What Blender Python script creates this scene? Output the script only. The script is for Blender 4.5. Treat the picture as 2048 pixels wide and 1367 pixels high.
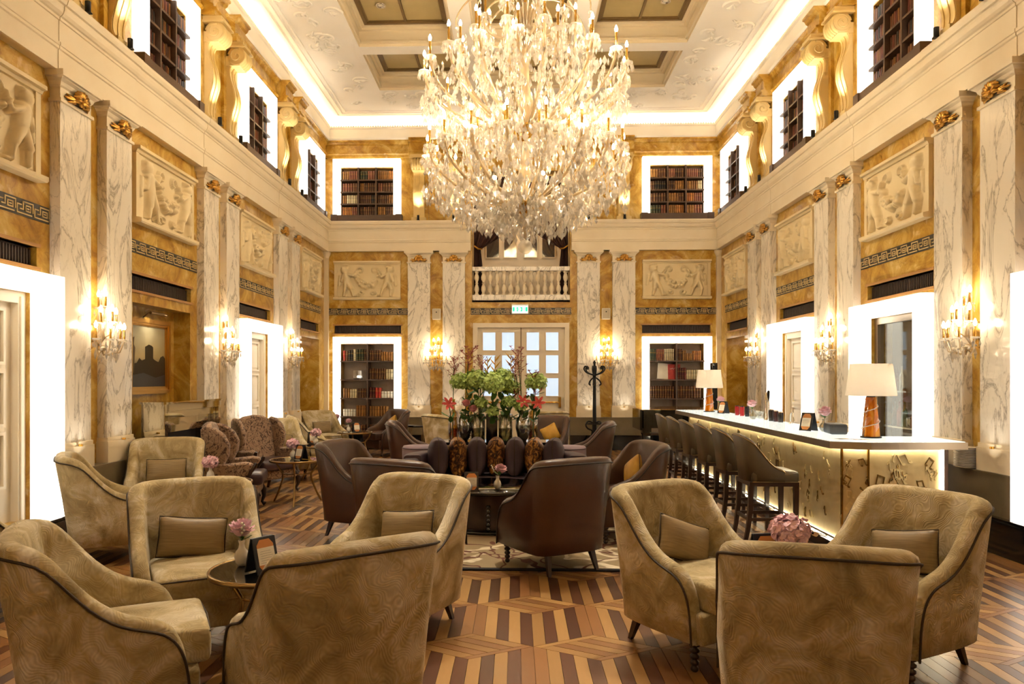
import bpy, math, random
from mathutils import Vector, Matrix
R = math.radians
for o in list(bpy.data.objects): bpy.data.objects.remove(o, do_unlink=True)
scene = bpy.context.scene
COL = scene.collection
rnd = random.Random(7)

# ---------------------------------------------------------------- camera
F_PX, YAW, VPX, VPY, CAMH = 1480.0, 0.0303, 1032.0, 755.0, 1.6
cam = bpy.data.cameras.new('camera'); cam_o = bpy.data.objects.new('camera', cam); COL.objects.link(cam_o)
cam.sensor_width = 36.0; cam.lens = F_PX / 2048 * 36
cam.shift_x = (1024 - (VPX - F_PX * math.tan(YAW))) / 2048
cam.shift_y = (VPY - 683.5) / 2048
cam.clip_start = 0.05; cam.clip_end = 100
cam_o.location = (0, 0, CAMH); cam_o.rotation_euler = (R(90), 0, YAW)
scene.camera = cam_o
# ---------------------------------------------------------------- world, exposure
w = bpy.data.worlds.new('world'); scene.world = w; w.use_nodes = True
w.node_tree.nodes['Background'].inputs[0].default_value = (1.0, 0.78, 0.52, 1)
w.node_tree.nodes['Background'].inputs[1].default_value = 0.05
vs = scene.view_settings
vs.view_transform = 'Standard'; vs.look = 'None'; vs.gamma = 1.0; vs.use_curve_mapping = False
vs.exposure = 1.08
cy = scene.cycles
cy.max_bounces = 5; cy.diffuse_bounces = 3; cy.glossy_bounces = 2; cy.transmission_bounces = 3; cy.transparent_max_bounces = 16
cy.use_adaptive_sampling = True; cy.adaptive_threshold = 0.13; cy.adaptive_min_samples = 12
cy.caustics_reflective = False; cy.caustics_refractive = False; cy.sample_clamp_indirect = 4.0; cy.sample_clamp_direct = 0
cy.use_denoising = True
WARM = (1.0, 0.83, 0.58); WARMW = (1.0, 0.90, 0.74)
def lamp(name, kind, loc, energy, color=WARM, radius=0.04, rot=(0, 0, 0), spot=None, blend=.5, parent=None):
    l = bpy.data.lights.new(name, kind); l.energy = energy; l.color = color
    if kind in ('POINT', 'SPOT'): l.shadow_soft_size = radius
    if kind == 'SPOT': l.spot_size = R(spot); l.spot_blend = blend
    o = bpy.data.objects.new(name, l); COL.objects.link(o); o.location = loc; o.rotation_euler = rot
    if parent: o.parent = parent
    return o

# ---------------------------------------------------------------- room numbers
XC, HW = 0.112, 4.45
XL, XR, YB, YF = XC - HW, XC + HW, 16.66, -2.4
PAIRS = [4.22, 7.40, 10.58, 13.76]; BAYS = [5.81, 8.99, 12.17, 15.45]
PW, PG, PT = 0.50, 0.285, 0.10
ZC = 7.42                       # flat ceiling

# ---------------------------------------------------------------- mesh helper
class MB:
    def __init__(s): s.v = []; s.f = []; s.mi = []; s.sm = []
    def add(s, vs, fs, mi=0, sm=False, M=None):
        o = len(s.v)
        if M is not None: vs = [M @ Vector(p) for p in vs]
        s.v.extend(tuple(p) for p in vs)
        for f in fs:
            s.f.append(tuple(i + o for i in f)); s.mi.append(mi); s.sm.append(sm)
        return s
    def box(s, x0, x1, y0, y1, z0, z1, mi=0, M=None):
        vs = [(x0,y0,z0),(x1,y0,z0),(x1,y1,z0),(x0,y1,z0),(x0,y0,z1),(x1,y0,z1),(x1,y1,z1),(x0,y1,z1)]
        return s.add(vs, [(3,2,1,0),(4,5,6,7),(0,1,5,4),(1,2,6,5),(2,3,7,6),(3,0,4,7)], mi, False, M)
    def loft(s, rings, closed=True, cap=True, loop=False, mi=0, sm=True, M=None):
        n = len(rings[0]); vs = [p for r in rings for p in r]; fs = []
        m = len(rings)
        for i in range(m if loop else m - 1):
            a, b = i * n, ((i + 1) % m) * n
            for j in range(n if closed else n - 1):
                k = (j + 1) % n
                fs.append((a + j, a + k, b + k, b + j))
        s.add(vs, fs, mi, sm, M)
        if cap and closed and not loop:
            s.add(rings[0], [tuple(range(n))[::-1]], mi, False, M); s.add(rings[-1], [tuple(range(n))], mi, False, M)
        return s
    def lathe(s, prof, n=16, c=(0, 0, 0), mi=0, sm=True, M=None, cap=True):
        rings = [[(c[0] + r * math.cos(6.28318 * j / n), c[1] + r * math.sin(6.28318 * j / n), c[2] + z) for j in range(n)] for r, z in prof]
        return s.loft(rings, True, cap, False, mi, sm, M)
    def tube(s, path, r, n=6, mi=0, sm=True, M=None, loop=False, cap=True):
        P = [Vector(p) for p in path]; m = len(P); rings = []; up = None
        for i in range(m):
            if loop: t = P[(i + 1) % m] - P[i - 1]
            else: t = P[min(i + 1, m - 1)] - P[max(i - 1, 0)]
            if t.length < 1e-9: t = Vector((0, 0, 1))
            t.normalize()
            if up is None: up = Vector((0, 0, 1)) if abs(t.z) < .9 else Vector((1, 0, 0))
            a = up - t * up.dot(t)
            if a.length < 1e-6: a = t.orthogonal()
            a.normalize(); b = t.cross(a); up = a
            q = r[i] if isinstance(r, (list, tuple)) else r
            rings.append([tuple(P[i] + a * (q * math.cos(6.28318 * j / n)) + b * (q * math.sin(6.28318 * j / n))) for j in range(n)])
        return s.loft(rings, True, cap and not loop, loop, mi, sm, M)
    def prism(s, poly, h0, h1, mi=0, M=None, sm=False):
        n = len(poly)
        vs = [(x, y, h0) for x, y in poly] + [(x, y, h1) for x, y in poly]
        fs = [tuple(range(n))[::-1], tuple(range(n, 2 * n))]
        s.add(vs, fs, mi, False, M)
        return s.add(vs, [(i, (i + 1) % n, n + (i + 1) % n, n + i) for i in range(n)], mi, sm, M)
    def slab(s, poly, t, e, mi=0, M=None, bulge=0.0):
        cx = sum(p[0] for p in poly) / len(poly); cy_ = sum(p[1] for p in poly) / len(poly)
        def ring(k, h):
            out = []
            for x, y in poly:
                d = math.hypot(x - cx, y - cy_) or 1; q = max(0, 1 - k / d)
                out.append((cx + (x - cx) * q, cy_ + (y - cy_) * q, h))
            return out
        sc = lambda k: [(cx + (x - cx) * k, cy_ + (y - cy_) * k) for x, y in poly]
        rings = [ring(e, 0), ring(e * .3, e * .3), ring(0, e), ring(0, t - e), ring(e * .3, t - e * .3), ring(e, t)]
        if bulge: rings.append([(x, y, t + bulge * .7) for x, y in sc(.6)]); rings.append([(x, y, t + bulge) for x, y in sc(.2)])
        return s.loft(rings, True, True, False, mi, True, M)
    def sphere(s, c, r, nu=10, nv=6, mi=0, M=None):
        if not isinstance(r, (tuple, list)): r = (r, r, r)
        rings = []
        for i in range(nv + 1):
            a = -math.pi / 2 + math.pi * i / nv
            k = max(math.cos(a), 1e-3)
            rings.append([(c[0] + r[0] * k * math.cos(6.28318 * j / nu), c[1] + r[1] * k * math.sin(6.28318 * j / nu), c[2] + r[2] * math.sin(a)) for j in range(nu)])
        return s.loft(rings, True, True, False, mi, True, M)
    def softbox(s, c, h, r, bulge=(0, 0, 0), mi=0, M=None, fn=None, dens=3):
        ax = []
        for k in range(3):
            hh, rr = h[k], min(r, h[k] * .98)
            inner = [-(hh - rr) + 2 * (hh - rr) * i / dens for i in range(dens + 1)]
            ax.append([-hh, -hh + rr * .35] + inner + [hh - rr * .35, hh])
        idx = {}; vs = []; fs = []
        def vid(q):
            core = [max(-(h[k] - min(r, h[k]*.98)), min(h[k] - min(r, h[k]*.98), q[k])) for k in range(3)]
            d = Vector([q[k] - core[k] for k in range(3)])
            d = d.normalized() if d.length > 1e-9 else d
            p = [core[k] + d[k] * min(r, h[k]*.98) for k in range(3)]
            t = [p[k] / h[k] for k in range(3)]
            for k in range(3):
                if bulge[k]:
                    a, b = (k + 1) % 3, (k + 2) % 3
                    p[k] += bulge[k] * (1 - t[a] ** 2) * (1 - t[b] ** 2) * t[k]
            key = tuple(round(x, 6) for x in q)
            if key not in idx:
                if fn: p = fn(p)
                idx[key] = len(vs); vs.append((c[0] + p[0], c[1] + p[1], c[2] + p[2]))
            return idx[key]
        for k in range(3):
            a, b = (k + 1) % 3, (k + 2) % 3
            for sg in (-1, 1):
                for i in range(len(ax[a]) - 1):
                    for j in range(len(ax[b]) - 1):
                        q = []
                        for (ii, jj) in ((i, j), (i + 1, j), (i + 1, j + 1), (i, j + 1)):
                            p = [0, 0, 0]; p[k] = sg * h[k]; p[a] = ax[a][ii]; p[b] = ax[b][jj]; q.append(vid(p))
                        if len(set(q)) >= 3:
                            q2 = []
                            for x in q:
                                if x not in q2: q2.append(x)
                            fs.append(tuple(q2) if sg > 0 else tuple(q2[::-1]))
        return s.add(vs, fs, mi, True, M)
    def mesh(s, name, mats):
        me = bpy.data.meshes.new(name); me.from_pydata(s.v, [], s.f)
        for m in (mats if isinstance(mats, (list, tuple)) else [mats]): me.materials.append(m)
        me.polygons.foreach_set('material_index', s.mi); me.polygons.foreach_set('use_smooth', s.sm)
        me.update(); return me
def obj(name, mesh, mats=None, parent=None, loc=(0, 0, 0), rot=(0, 0, 0), scale=None, **props):
    if isinstance(mesh, MB): mesh = mesh.mesh(name, mats)
    o = bpy.data.objects.new(name, mesh); COL.objects.link(o)
    o.location = loc; o.rotation_euler = rot
    if scale is not None: o.scale = scale if isinstance(scale, (tuple, list)) else (scale,) * 3
    if parent is not None: o.parent = parent
    for k, v in props.items(): o[k] = v
    return o
def thing(name, label, cat, loc=(0, 0, 0), rotz=0, group=None, rot=None, scale=None):
    o = bpy.data.objects.new(name, None); COL.objects.link(o); o.empty_display_size = .1
    o.location = loc; o.rotation_euler = rot or (0, 0, rotz); o['label'] = label; o['category'] = cat
    if scale: o.scale = (scale,) * 3
    if group: o['group'] = group
    return o
def dup(root, loc=None, rotz=None, label=None, group=None, scale=None):
    def cp(o, p):
        c = o.copy(); COL.objects.link(c); c.parent = p
        for ch in kids.get(o, ()): cp(ch, c)
        return c
    kids = {}
    def walk(o):
        kids[o] = list(o.children)
        for ch in kids[o]: walk(ch)
    walk(root); r = cp(root, root.parent)
    if loc is not None: r.location = loc
    if rotz is not None: r.rotation_euler = (0, 0, rotz)
    if label: r['label'] = label
    if group: r['group'] = group
    if scale: r.scale = (scale,) * 3
    return r
def T(x=0, y=0, z=0): return Matrix.Translation((x, y, z))
def RX(a): return Matrix.Rotation(a, 4, 'X')
def RY(a): return Matrix.Rotation(a, 4, 'Y')
def RZ(a): return Matrix.Rotation(a, 4, 'Z')
# a prism profile drawn in (x, y) becomes: x stays, y goes up, thickness goes along -y
XZ = RX(R(90))
YZ = Matrix(((0, 0, 1, 0), (1, 0, 0, 0), (0, 1, 0, 0), (0, 0, 0, 1)))   # (a,b,h) -> x=h, y=a, z=b

# ---------------------------------------------------------------- materials
def C(h):
    h = h.lstrip('#'); out = []
    for i in (0, 2, 4):
        c = int(h[i:i + 2], 16) / 255
        out.append(c / 12.92 if c <= .04045 else ((c + .055) / 1.055) ** 2.4)
    return tuple(out) + (1,)
class NT:
    def __init__(s, name):
        s.m = bpy.data.materials.new(name); s.m.use_nodes = True
        s.t = s.m.node_tree; s.b = s.t.nodes['Principled BSDF']; s.out = s.t.nodes['Material Output']
    def n(s, kind, **kw):
        nd = s.t.nodes.new(kind)
        for k, v in kw.items():
            if k.startswith('i_'):
                key = k[2:].replace('_', ' ')
                nd.inputs[key].default_value = v
            else: setattr(nd, k, v)
        return nd
    def l(s, a, b): s.t.links.new(a, b)
    def set(s, **kw):
        for k, v in kw.items(): s.b.inputs[k.replace('_', ' ')].default_value = v
        return s
    def pos(s): return s.n('ShaderNodeNewGeometry').outputs['Position']
    def ob(s): return s.n('ShaderNodeTexCoord').outputs['Object']
    def obr(s):
        tc = s.n('ShaderNodeTexCoord'); oi = s.n('ShaderNodeObjectInfo')
        ml = s.n('ShaderNodeMath', operation='MULTIPLY'); s.l(oi.outputs['Random'], ml.inputs[0]); ml.inputs[1].default_value = 37.0
        ad = s.n('ShaderNodeVectorMath', operation='ADD'); s.l(tc.outputs['Object'], ad.inputs[0]); s.l(ml.outputs[0], ad.inputs[1])
        return ad.outputs[0]
    def mapv(s, v, scale=(1, 1, 1), rot=(0, 0, 0)):
        mp = s.n('ShaderNodeMapping'); s.l(v, mp.inputs['Vector']); mp.inputs['Scale'].default_value = scale; mp.inputs['Rotation'].default_value = rot
        return mp.outputs[0]
    def noise(s, v, scale, detail=4, dist=0, rough=.5):
        nd = s.n('ShaderNodeTexNoise'); s.l(v, nd.inputs['Vector'])
        nd.inputs['Scale'].default_value = scale; nd.inputs['Detail'].default_value = detail; nd.inputs['Distortion'].default_value = dist; nd.inputs['Roughness'].default_value = rough
        return nd.outputs['Fac']
    def ramp(s, fac, stops, interp='LINEAR'):
        nd = s.n('ShaderNodeValToRGB'); s.l(fac, nd.inputs[0]); cr = nd.color_ramp; cr.interpolation = interp
        while len(cr.elements) < len(stops): cr.elements.new(.5)
        for e, (p, c) in zip(cr.elements, stops): e.position = p; e.color = c if len(c) == 4 else tuple(c) + (1,)
        return nd.outputs['Color']
    def mix(s, fac, a, b, mode='MIX'):
        nd = s.n('ShaderNodeMix', data_type='RGBA', blend_type=mode)
        for i, v in ((0, fac), (6, a), (7, b)):
            if hasattr(v, 'links'): s.l(v, nd.inputs[i])
            else: nd.inputs[i].default_value = v
        return nd.outputs[2]
    def math(s, op, a, b=0.0):
        nd = s.n('ShaderNodeMath', operation=op)
        for i, v in ((0, a), (1, b)):
            if hasattr(v, 'links'): s.l(v, nd.inputs[i])
            else: nd.inputs[i].default_value = v
        return nd.outputs[0]
    def bump(s, h, strength=.3, dist=.01):
        b = s.n('ShaderNodeBump'); s.l(h, b.inputs['Height']); b.inputs['Strength'].default_value = strength; b.inputs['Distance'].default_value = dist
        s.l(b.outputs[0], s.b.inputs['Normal'])
    def col(s, c):
        if hasattr(c, 'links'): s.l(c, s.b.inputs['Base Color'])
        else: s.b.inputs['Base Color'].default_value = c
        return s
def plain(name, col, rough=.5, metal=0, spec=.5, emit=None, es=0, coat=0, trans=0, vary=0):
    t = NT(name); t.col(C(col)); t.set(Roughness=rough, Metallic=metal); t.b.inputs['Specular IOR Level'].default_value = spec
    if emit: t.b.inputs['Emission Color'].default_value = emit if not isinstance(emit, str) else C(emit); t.b.inputs['Emission Strength'].default_value = es
    if coat: t.b.inputs['Coat Weight'].default_value = coat
    if trans: t.b.inputs['Transmission Weight'].default_value = trans
    if vary:
        f = t.noise(t.pos(), 3, 5); c = C(col)
        t.col(t.mix(f, tuple(x * (1 - vary) for x in c[:3]) + (1,), tuple(min(1, x * (1 + vary)) for x in c[:3]) + (1,)))
    return t.m
M = {}
def siena():
    t = NT('siena_marble'); p = t.pos()
    a = t.ramp(t.noise(p, 1.9, 8, 1.8, .66), [(.30, C('#8f6118')), (.42, C('#b38428')), (.52, C('#c99e3f')), (.62, C('#d9b764')), (.74, C('#eddaaa'))])
    sp = t.ramp(t.noise(p, 3.6, 3, .8), [(.64, (0, 0, 0, 1)), (.70, (1, 1, 1, 1))])
    v = t.ramp(t.math('ABSOLUTE', t.math('SUBTRACT', t.noise(p, 1.7, 6, 2.0), .5)), [(0, (1, 1, 1, 1)), (.012, (0, 0, 0, 1))])
    c = t.mix(t.math('MULTIPLY', sp, .55), a, C('#e9cf9b')); c = t.mix(t.math('MULTIPLY', v, .35), c, C('#8a5518'))
    t.col(c); t.set(Roughness=.28); t.b.inputs['Coat Weight'].default_value = .15
    return t.m
def calacatta():
    t = NT('veined_white_marble'); p = t.mapv(t.pos(), (1.7, 1.7, .5), (R(36), R(-36), 0))
    n1 = t.math('ABSOLUTE', t.math('SUBTRACT', t.noise(p, 1.5, 7, 1.6, .6), .5)); n2 = t.math('ABSOLUTE', t.math('SUBTRACT', t.noise(p, 4.0, 5, 1.2, .55), .47))
    v1 = t.ramp(n1, [(0, (1, 1, 1, 1)), (.012, (.4, .4, .4, 1)), (.035, (0, 0, 0, 1))]); v2 = t.ramp(n2, [(0, (.6, .6, .6, 1)), (.018, (0, 0, 0, 1))])
    msk = t.ramp(t.noise(p, 1.1, 2), [(.4, (0, 0, 0, 1)), (.6, (1, 1, 1, 1))])
    vv = t.math('MAXIMUM', v1, t.math('MULTIPLY', v2, msk))
    base = t.mix(t.noise(p, .8, 3), C('#f0e4d0'), C('#faf3e6'))
    t.col(t.mix(t.math('MULTIPLY', vv, .72), base, C('#887a64'))); t.set(Roughness=.2); t.b.inputs['Coat Weight'].default_value = .25
    return t.m
def cloudy(name, lo, hi, scale=2, rough=.45, detail=5, bump=0, obj=False, bscale=30, coat=0):
    t = NT(name); p = t.obr() if obj else t.pos()
    t.col(t.mix(t.noise(p, scale, detail, .5), C(lo), C(hi))); t.set(Roughness=rough)
    if bump: t.bump(t.noise(p, bscale, 3), bump, .004)
    if coat: t.b.inputs['Coat Weight'].default_value = coat
    return t.m
def velvet(name, dark, mid, light):
    t = NT(name); p = t.obr()
    wv = t.n('ShaderNodeTexWave', wave_type='BANDS', bands_direction='DIAGONAL', wave_profile='SIN'); t.l(t.mapv(p, (1, 1, 1)), wv.inputs['Vector'])
    wv.inputs['Scale'].default_value = 28; wv.inputs['Distortion'].default_value = 34; wv.inputs['Detail'].default_value = 0.0; wv.inputs['Detail Scale'].default_value = .42; wv.inputs['Detail Roughness'].default_value = .4
    cl = t.ramp(t.noise(p, 3.4, 6, 1.0, .62), [(.32, C(dark)), (.5, C(mid)), (.72, C(light))])
    t.col(t.mix(t.math('MULTIPLY', wv.outputs['Fac'], .26), cl, C(dark)))
    t.set(Roughness=.75); t.b.inputs['Sheen Weight'].default_value = .5; t.b.inputs['Sheen Roughness'].default_value = .35; t.b.inputs['Sheen Tint'].default_value = C(light)
    t.b.inputs['Specular IOR Level'].default_value = .15
    t.bump(wv.outputs['Fac'], .25, .004)
    return t.m
def wood(name, lo, hi, rough=.34, coat=.12):
    t = NT(name); p = t.pos()
    oi = t.n('ShaderNodeObjectInfo').outputs['Random']; ri = t.n('ShaderNodeNewGeometry').outputs['Random Per Island']
    f = t.math('FRACT', t.math('ADD', t.math('MULTIPLY', oi, 7.31), t.math('MULTIPLY', ri, 5.17)))
    c = t.mix(f, C(lo), C(hi)); g = t.noise(t.mapv(p, (60, 9, 1)), 1, 4, .6)
    t.col(t.mix(t.math('MULTIPLY', g, .35), c, C(lo))); t.set(Roughness=rough); t.b.inputs['Coat Weight'].default_value = coat; t.b.inputs['Coat Roughness'].default_value = .18
    return t.m
def glow(name, col, s):
    t = NT(name); t.col(C(col)); t.b.inputs['Emission Color'].default_value = C(col); t.b.inputs['Emission Strength'].default_value = s
    t.set(Roughness=.6); return t.m
def crystal(name, tint='#fff3e2', clear=.45, rough=.06, body=None):
    t = NT(name); t.t.nodes.remove(t.b)
    tr = t.n('ShaderNodeBsdfTransparent'); tr.inputs[0].default_value = C(tint)
    gl = t.n('ShaderNodeBsdfGlossy'); gl.inputs['Color'].default_value = (.9, .88, .84, 1); gl.inputs['Roughness'].default_value = rough
    df = t.n('ShaderNodeBsdfTranslucent'); df.inputs[0].default_value = (.9, .88, .84, 1)
    d2 = t.n('ShaderNodeBsdfDiffuse'); d2.inputs[0].default_value = (.95, .93, .9, 1)
    if body: df.inputs[0].default_value = C(body); d2.inputs[0].default_value = C(body)
    m0 = t.n('ShaderNodeMixShader'); m0.inputs[0].default_value = .35; t.l(df.outputs[0], m0.inputs[1]); t.l(d2.outputs[0], m0.inputs[2])
    m1 = t.n('ShaderNodeMixShader'); m1.inputs[0].default_value = .42; t.l(m0.outputs[0], m1.inputs[1]); t.l(gl.outputs[0], m1.inputs[2])
    m2 = t.n('ShaderNodeMixShader'); m2.inputs[0].default_value = clear; t.l(m1.outputs[0], m2.inputs[1]); t.l(tr.outputs[0], m2.inputs[2])
    t.l(m2.outputs[0], t.out.inputs['Surface']); return t.m
def thinglass(name, tint='#f4f6f2', clear=.8, rough=.03, fr=.6):
    t = NT(name); t.t.nodes.remove(t.b)
    tr = t.n('ShaderNodeBsdfTransparent'); tr.inputs[0].default_value = C(tint)
    gl = t.n('ShaderNodeBsdfGlossy'); gl.inputs['Roughness'].default_value = rough; gl.inputs['Color'].default_value = (1, 1, 1, 1)
    lw = t.n('ShaderNodeLayerWeight'); lw.inputs[0].default_value = .35
    f = t.math('ADD', t.math('MULTIPLY', lw.outputs['Fresnel'], fr), 1 - clear)
    m = t.n('ShaderNodeMixShader'); t.l(f, m.inputs[0]); t.l(tr.outputs[0], m.inputs[1]); t.l(gl.outputs[0], m.inputs[2])
    t.l(m.outputs[0], t.out.inputs['Surface']); return t.m
M['siena'] = siena(); M['calacatta'] = calacatta()
M['cream'] = cloudy('cream_stone', '#ead6b2', '#f7ead0', 2.2, .42)
M['plaster'] = cloudy('relief_stucco', '#e6cf9f', '#f0deb6', 3, .55)
M['ceil'] = cloudy('ceiling_stucco', '#f8efdf', '#fffaf0', 2, .6)
M['cofferw'] = cloudy('coffer_paint', '#ecd8b2', '#f5e6c8', 2, .55)
M['darkstone'] = cloudy('brown_dado_stone', '#6d5f48', '#8f8065', 4, .3, coat=.2)
M['blackstone'] = plain('black_granite', '#0b0b0e', .12, coat=.5)
M['console'] = cloudy('pale_siena', '#d9b667', '#ecd39a', 1.6, .35)
M['gold'] = plain('gilding', '#c99a4c', .3, 1)
M['brass'] = plain('polished_brass', '#e0b25a', .16, 1)
M['bronze'] = plain('antique_bronze', '#a58a5e', .28, 1)
M['steel'] = plain('brushed_steel', '#b7aa98', .3, 1)
M['chrome'] = plain('chrome', '#e8e4dc', .08, 1)
M['whitepaint'] = cloudy('white_door_paint', '#efdfc2', '#f5e8d0', 2, .4)
M['panelglow'] = glow('light_panel', '#fff8ea', 1.0)
M['coveglow'] = glow('cove_strip', '#ffe2b0', 22)
M['bulb'] = glow('bulb', '#ffe9c4', 26)
M['led'] = glow('led_strip', '#fff2d2', 14)
M['pane'] = glow('daylit_pane', '#c3daf2', .42)
M['walnut'] = cloudy('dark_walnut', '#44301f', '#604530', 9, .4, coat=.05)
M['walnut2'] = cloudy('bookcase_back', '#947c62', '#ae967c', 7, .45)
M['black'] = plain('black_lacquer', '#0d0b0b', .1, coat=.6)
M['blackmetal'] = plain('black_metal', '#121110', .4, .5)
M['espresso'] = cloudy('espresso_wood', '#24140e', '#3a2217', 8, .28, coat=.3)
M['olive'] = cloudy('olive_pane', '#b09a66', '#c8b27c', 3, .35)
M['bronzewood'] = cloudy('bronze_wood', '#6b5430', '#886c40', 6, .4)
M['velvet'] = velvet('gold_velvet', '#8d7a52', '#c0ad83', '#f3ebd8')
M['velvetpipe'] = plain('dark_piping', '#3a2a14', .7)
M['leather'] = cloudy('brown_leather', '#382118', '#523424', 4, .33, bump=.25, obj=True, bscale=160, coat=.15)
M['leatherpipe'] = plain('leather_piping', '#1c110d', .4)
M['stoolleather'] = cloudy('taupe_leather', '#4f4636', '#665b48', 4, .36, bump=.2, obj=True, bscale=160, coat=.15)
M['purple'] = cloudy('aubergine_velvet', '#2e2128', '#49373f', 6, .6, obj=True)
M['lilac'] = cloudy('lilac_velvet', '#77646c', '#927d83', 5, .7, obj=True)
M['woodlight'] = wood('oak_strip', '#8e6636', '#b78d54'); M['wooddark'] = wood('walnut_strip', '#432614', '#663c20'); M['woodmid'] = wood('chestnut_strip', '#7a5029', '#98683a')
M['crystal'] = crystal('cut_crystal', '#fffaf2', .5, .05); M['crystalarm'] = crystal('glass_arm', '#ffeccc', .10, .12, '#ecd6ae')
M['glass'] = thinglass('clear_glass'); M['tableglass'] = plain('smoked_glass', '#171310', .04, coat=.6)
M['white'] = plain('white_glaze', '#f3ebdc', .25); M['paper'] = plain('paper', '#f3ead6', .7)
M['green'] = cloudy('leaf_green', '#2f5a1c', '#5c8a35', 20, .5, obj=True)
M['lime'] = cloudy('hydrangea_green', '#86ad40', '#cfe38c', 30, .6, obj=True)
M['pink'] = cloudy('pink_petal', '#efb0c0', '#fbdde2', 25, .55, obj=True); M['rose'] = plain('rose_petal', '#ef9fa0', .55)
M['redpetal'] = cloudy('lily_red', '#a3201c', '#d2483a', 20, .5, obj=True); M['sprig'] = cloudy('red_sprig', '#8f3a37', '#c26a5f', 20, .6, obj=True)
M['stem'] = plain('stem_green', '#3c5a24', .6); M['yellowpetal'] = plain('yellow_petal', '#e3b13a', .5)
# ================================================================ ROOM SHELL
def sheet(mb, u0, u1, z0, z1, holes, mi=0, side_mi=0, back_mi=0, tf=lambda u, w, z: (u, w, z)):
    us = sorted({u0, u1, *[x for h in holes for x in h[:2]]}); zs = sorted({z0, z1, *[x for h in holes for x in h[2:4]]})
    for i in range(len(us) - 1):
        for j in range(len(zs) - 1):
            cu, cz = (us[i] + us[i + 1]) / 2, (zs[j] + zs[j + 1]) / 2
            if any(h[0] < cu < h[1] and h[2] < cz < h[3] for h in holes): continue
            mb.add([tf(us[i], 0, zs[j]), tf(us[i + 1], 0, zs[j]), tf(us[i + 1], 0, zs[j + 1]), tf(us[i], 0, zs[j + 1])], [(3, 2, 1, 0)], mi)
    for h in holes:
        a, b, c, d, dep = h[:5]; bm = h[5] if len(h) > 5 else back_mi
        q = [(a, c), (b, c), (b, d), (a, d)]
        for k in range(4):
            p0, p1 = q[k], q[(k + 1) % 4]
            mb.add([tf(p0[0], 0, p0[1]), tf(p1[0], 0, p1[1]), tf(p1[0], -dep, p1[1]), tf(p0[0], -dep, p0[1])], [(0, 1, 2, 3)], side_mi)
        if bm is not None:
            mb.add([tf(a, -dep, c), tf(b, -dep, c), tf(b, -dep, d), tf(a, -dep, d)], [(3, 2, 1, 0)], bm)
    return mb
def U(side, t): return {'left': -t, 'right': t, 'back': XC - t}[side]
VENT = (2.60, 2.78); FR0, FR1 = 0.33, 2.52
def span(c, h): return (c - h, c + h)
# --- left / right walls
walls = {}
for side in ('left', 'right'):
    H = []
    for k, y in enumerate(BAYS):
        c = U(side, y); hv = .76 if k < 3 else .68
        H.append((*span(c, hv), *VENT, .10))
        if k == 3: H.append((*span(c, .74), FR0, 2.44, .85))
        elif side == 'left' and k == 1: H.append((*span(c, .74), .72, 2.46, .22))
        else: H.append((*span(c, .70), FR0, 2.36, .30))
        if k: H.append((*span(c, .60), 5.26, 6.34, .20))
    mb = MB(); a, b = sorted((U(side, YF), U(side, YB)))
    sheet(mb, a, b, 0, ZC, H)
    o = obj('wall_' + side, mb, [M['siena']], loc=(XL if side == 'left' else XR, 0, 0), rot=(0, 0, R(-90 if side == 'left' else 90)), kind='structure')
    walls[side] = o
H = []
for s in (-1, 1):
    H += [(*span(3.47 * s, .76), *VENT, .10), (*span(3.47 * s, .62), FR0, 2.36, .34), (*span(3.47 * s, .60), 5.26, 6.34, .20)]
H += [(-1.10, 1.10, 3.34, 6.25, 1.5), (-1.08, 1.08, 0, 2.83, .16)]
walls['back'] = obj('wall_back', sheet(MB(), -HW, HW, 0, ZC, H), [M['siena']], loc=(XC, YB, 0), rot=(0, 0, R(180)), kind='structure')
walls['front'] = obj('wall_front', sheet(MB(), -HW, HW, 0, ZC, [(*span(3.47 * s, .62), FR0, 2.36, .34) for s in (-1, 1)] + [(*span(3.47 * s, .60), 5.26, 6.34, .20) for s in (-1, 1)]), [M['siena']], loc=(XC, YF, 0), kind='structure')

# --- pilasters
m_shaft = MB().box(-PW / 2, PW / 2, 0, PT, .98, 4.19).mesh('pilaster', [M['calacatta']])
mb = MB()
for hw, d, z0, z1 in ((.27, .125, .72, .94), (.262, .115, .94, .98)): mb.box(-hw, hw, 0, d, z0, z1)
m_base = mb.mesh('base_block', [M['cream']])
mb = MB(); mb.box(-.27, .27, 0, .12, 4.17, 4.20); mb.box(-.25, .25, 0, PT, 4.20, 4.34)
prof = [(.25, .10, 4.31), (.262, .112, 4.325), (.275, .125, 4.355), (.30, .15, 4.375), (.305, .155, 4.385), (.325, .175, 4.39), (.325, .175, 4.445)]
mb.loft([[(-a, 0, z), (-a, b, z), (a, b, z), (a, 0, z)] for a, b, z in prof], sm=False)
m_cap = mb.mesh('capital', [M['cream']])
mb = MB()
for k in range(9):
    a = R(-100 + 25 * k); ca, sa = math.sin(a), math.cos(a)
    mb.tube([(0, PT + .01, 4.25), (.035 * ca, PT + .055, 4.25 + .035 * sa), (.065 * ca, PT + .06, 4.25 + .062 * sa), (.08 * ca, PT + .03, 4.25 + .076 * sa)], [.012, .017, .02, .012], 6)
mb.sphere((0, PT + .05, 4.235), (.03, .03, .028), 8, 5)
for s in (-1, 1):
    for q, (dx, dz) in enumerate(((.09, -.022), (.115, .012), (.09, .04))):
        mb.tube([(.05 * s, PT + .02, 4.23), (s * (.05 + dx * .5), PT + .035, 4.23 + dz * .3), (s * (.05 + dx), PT + .008, 4.23 + dz)], [.016, .018, .005], 5)
m_ros = mb.mesh('gilt_rosette', [M['gold']])
m_blt = MB().lathe([(.02, 0), (.02, .02), (.014, .022)], 10, (0, PT + .045, .94)).mesh('base_light', [M['brass']])
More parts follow.
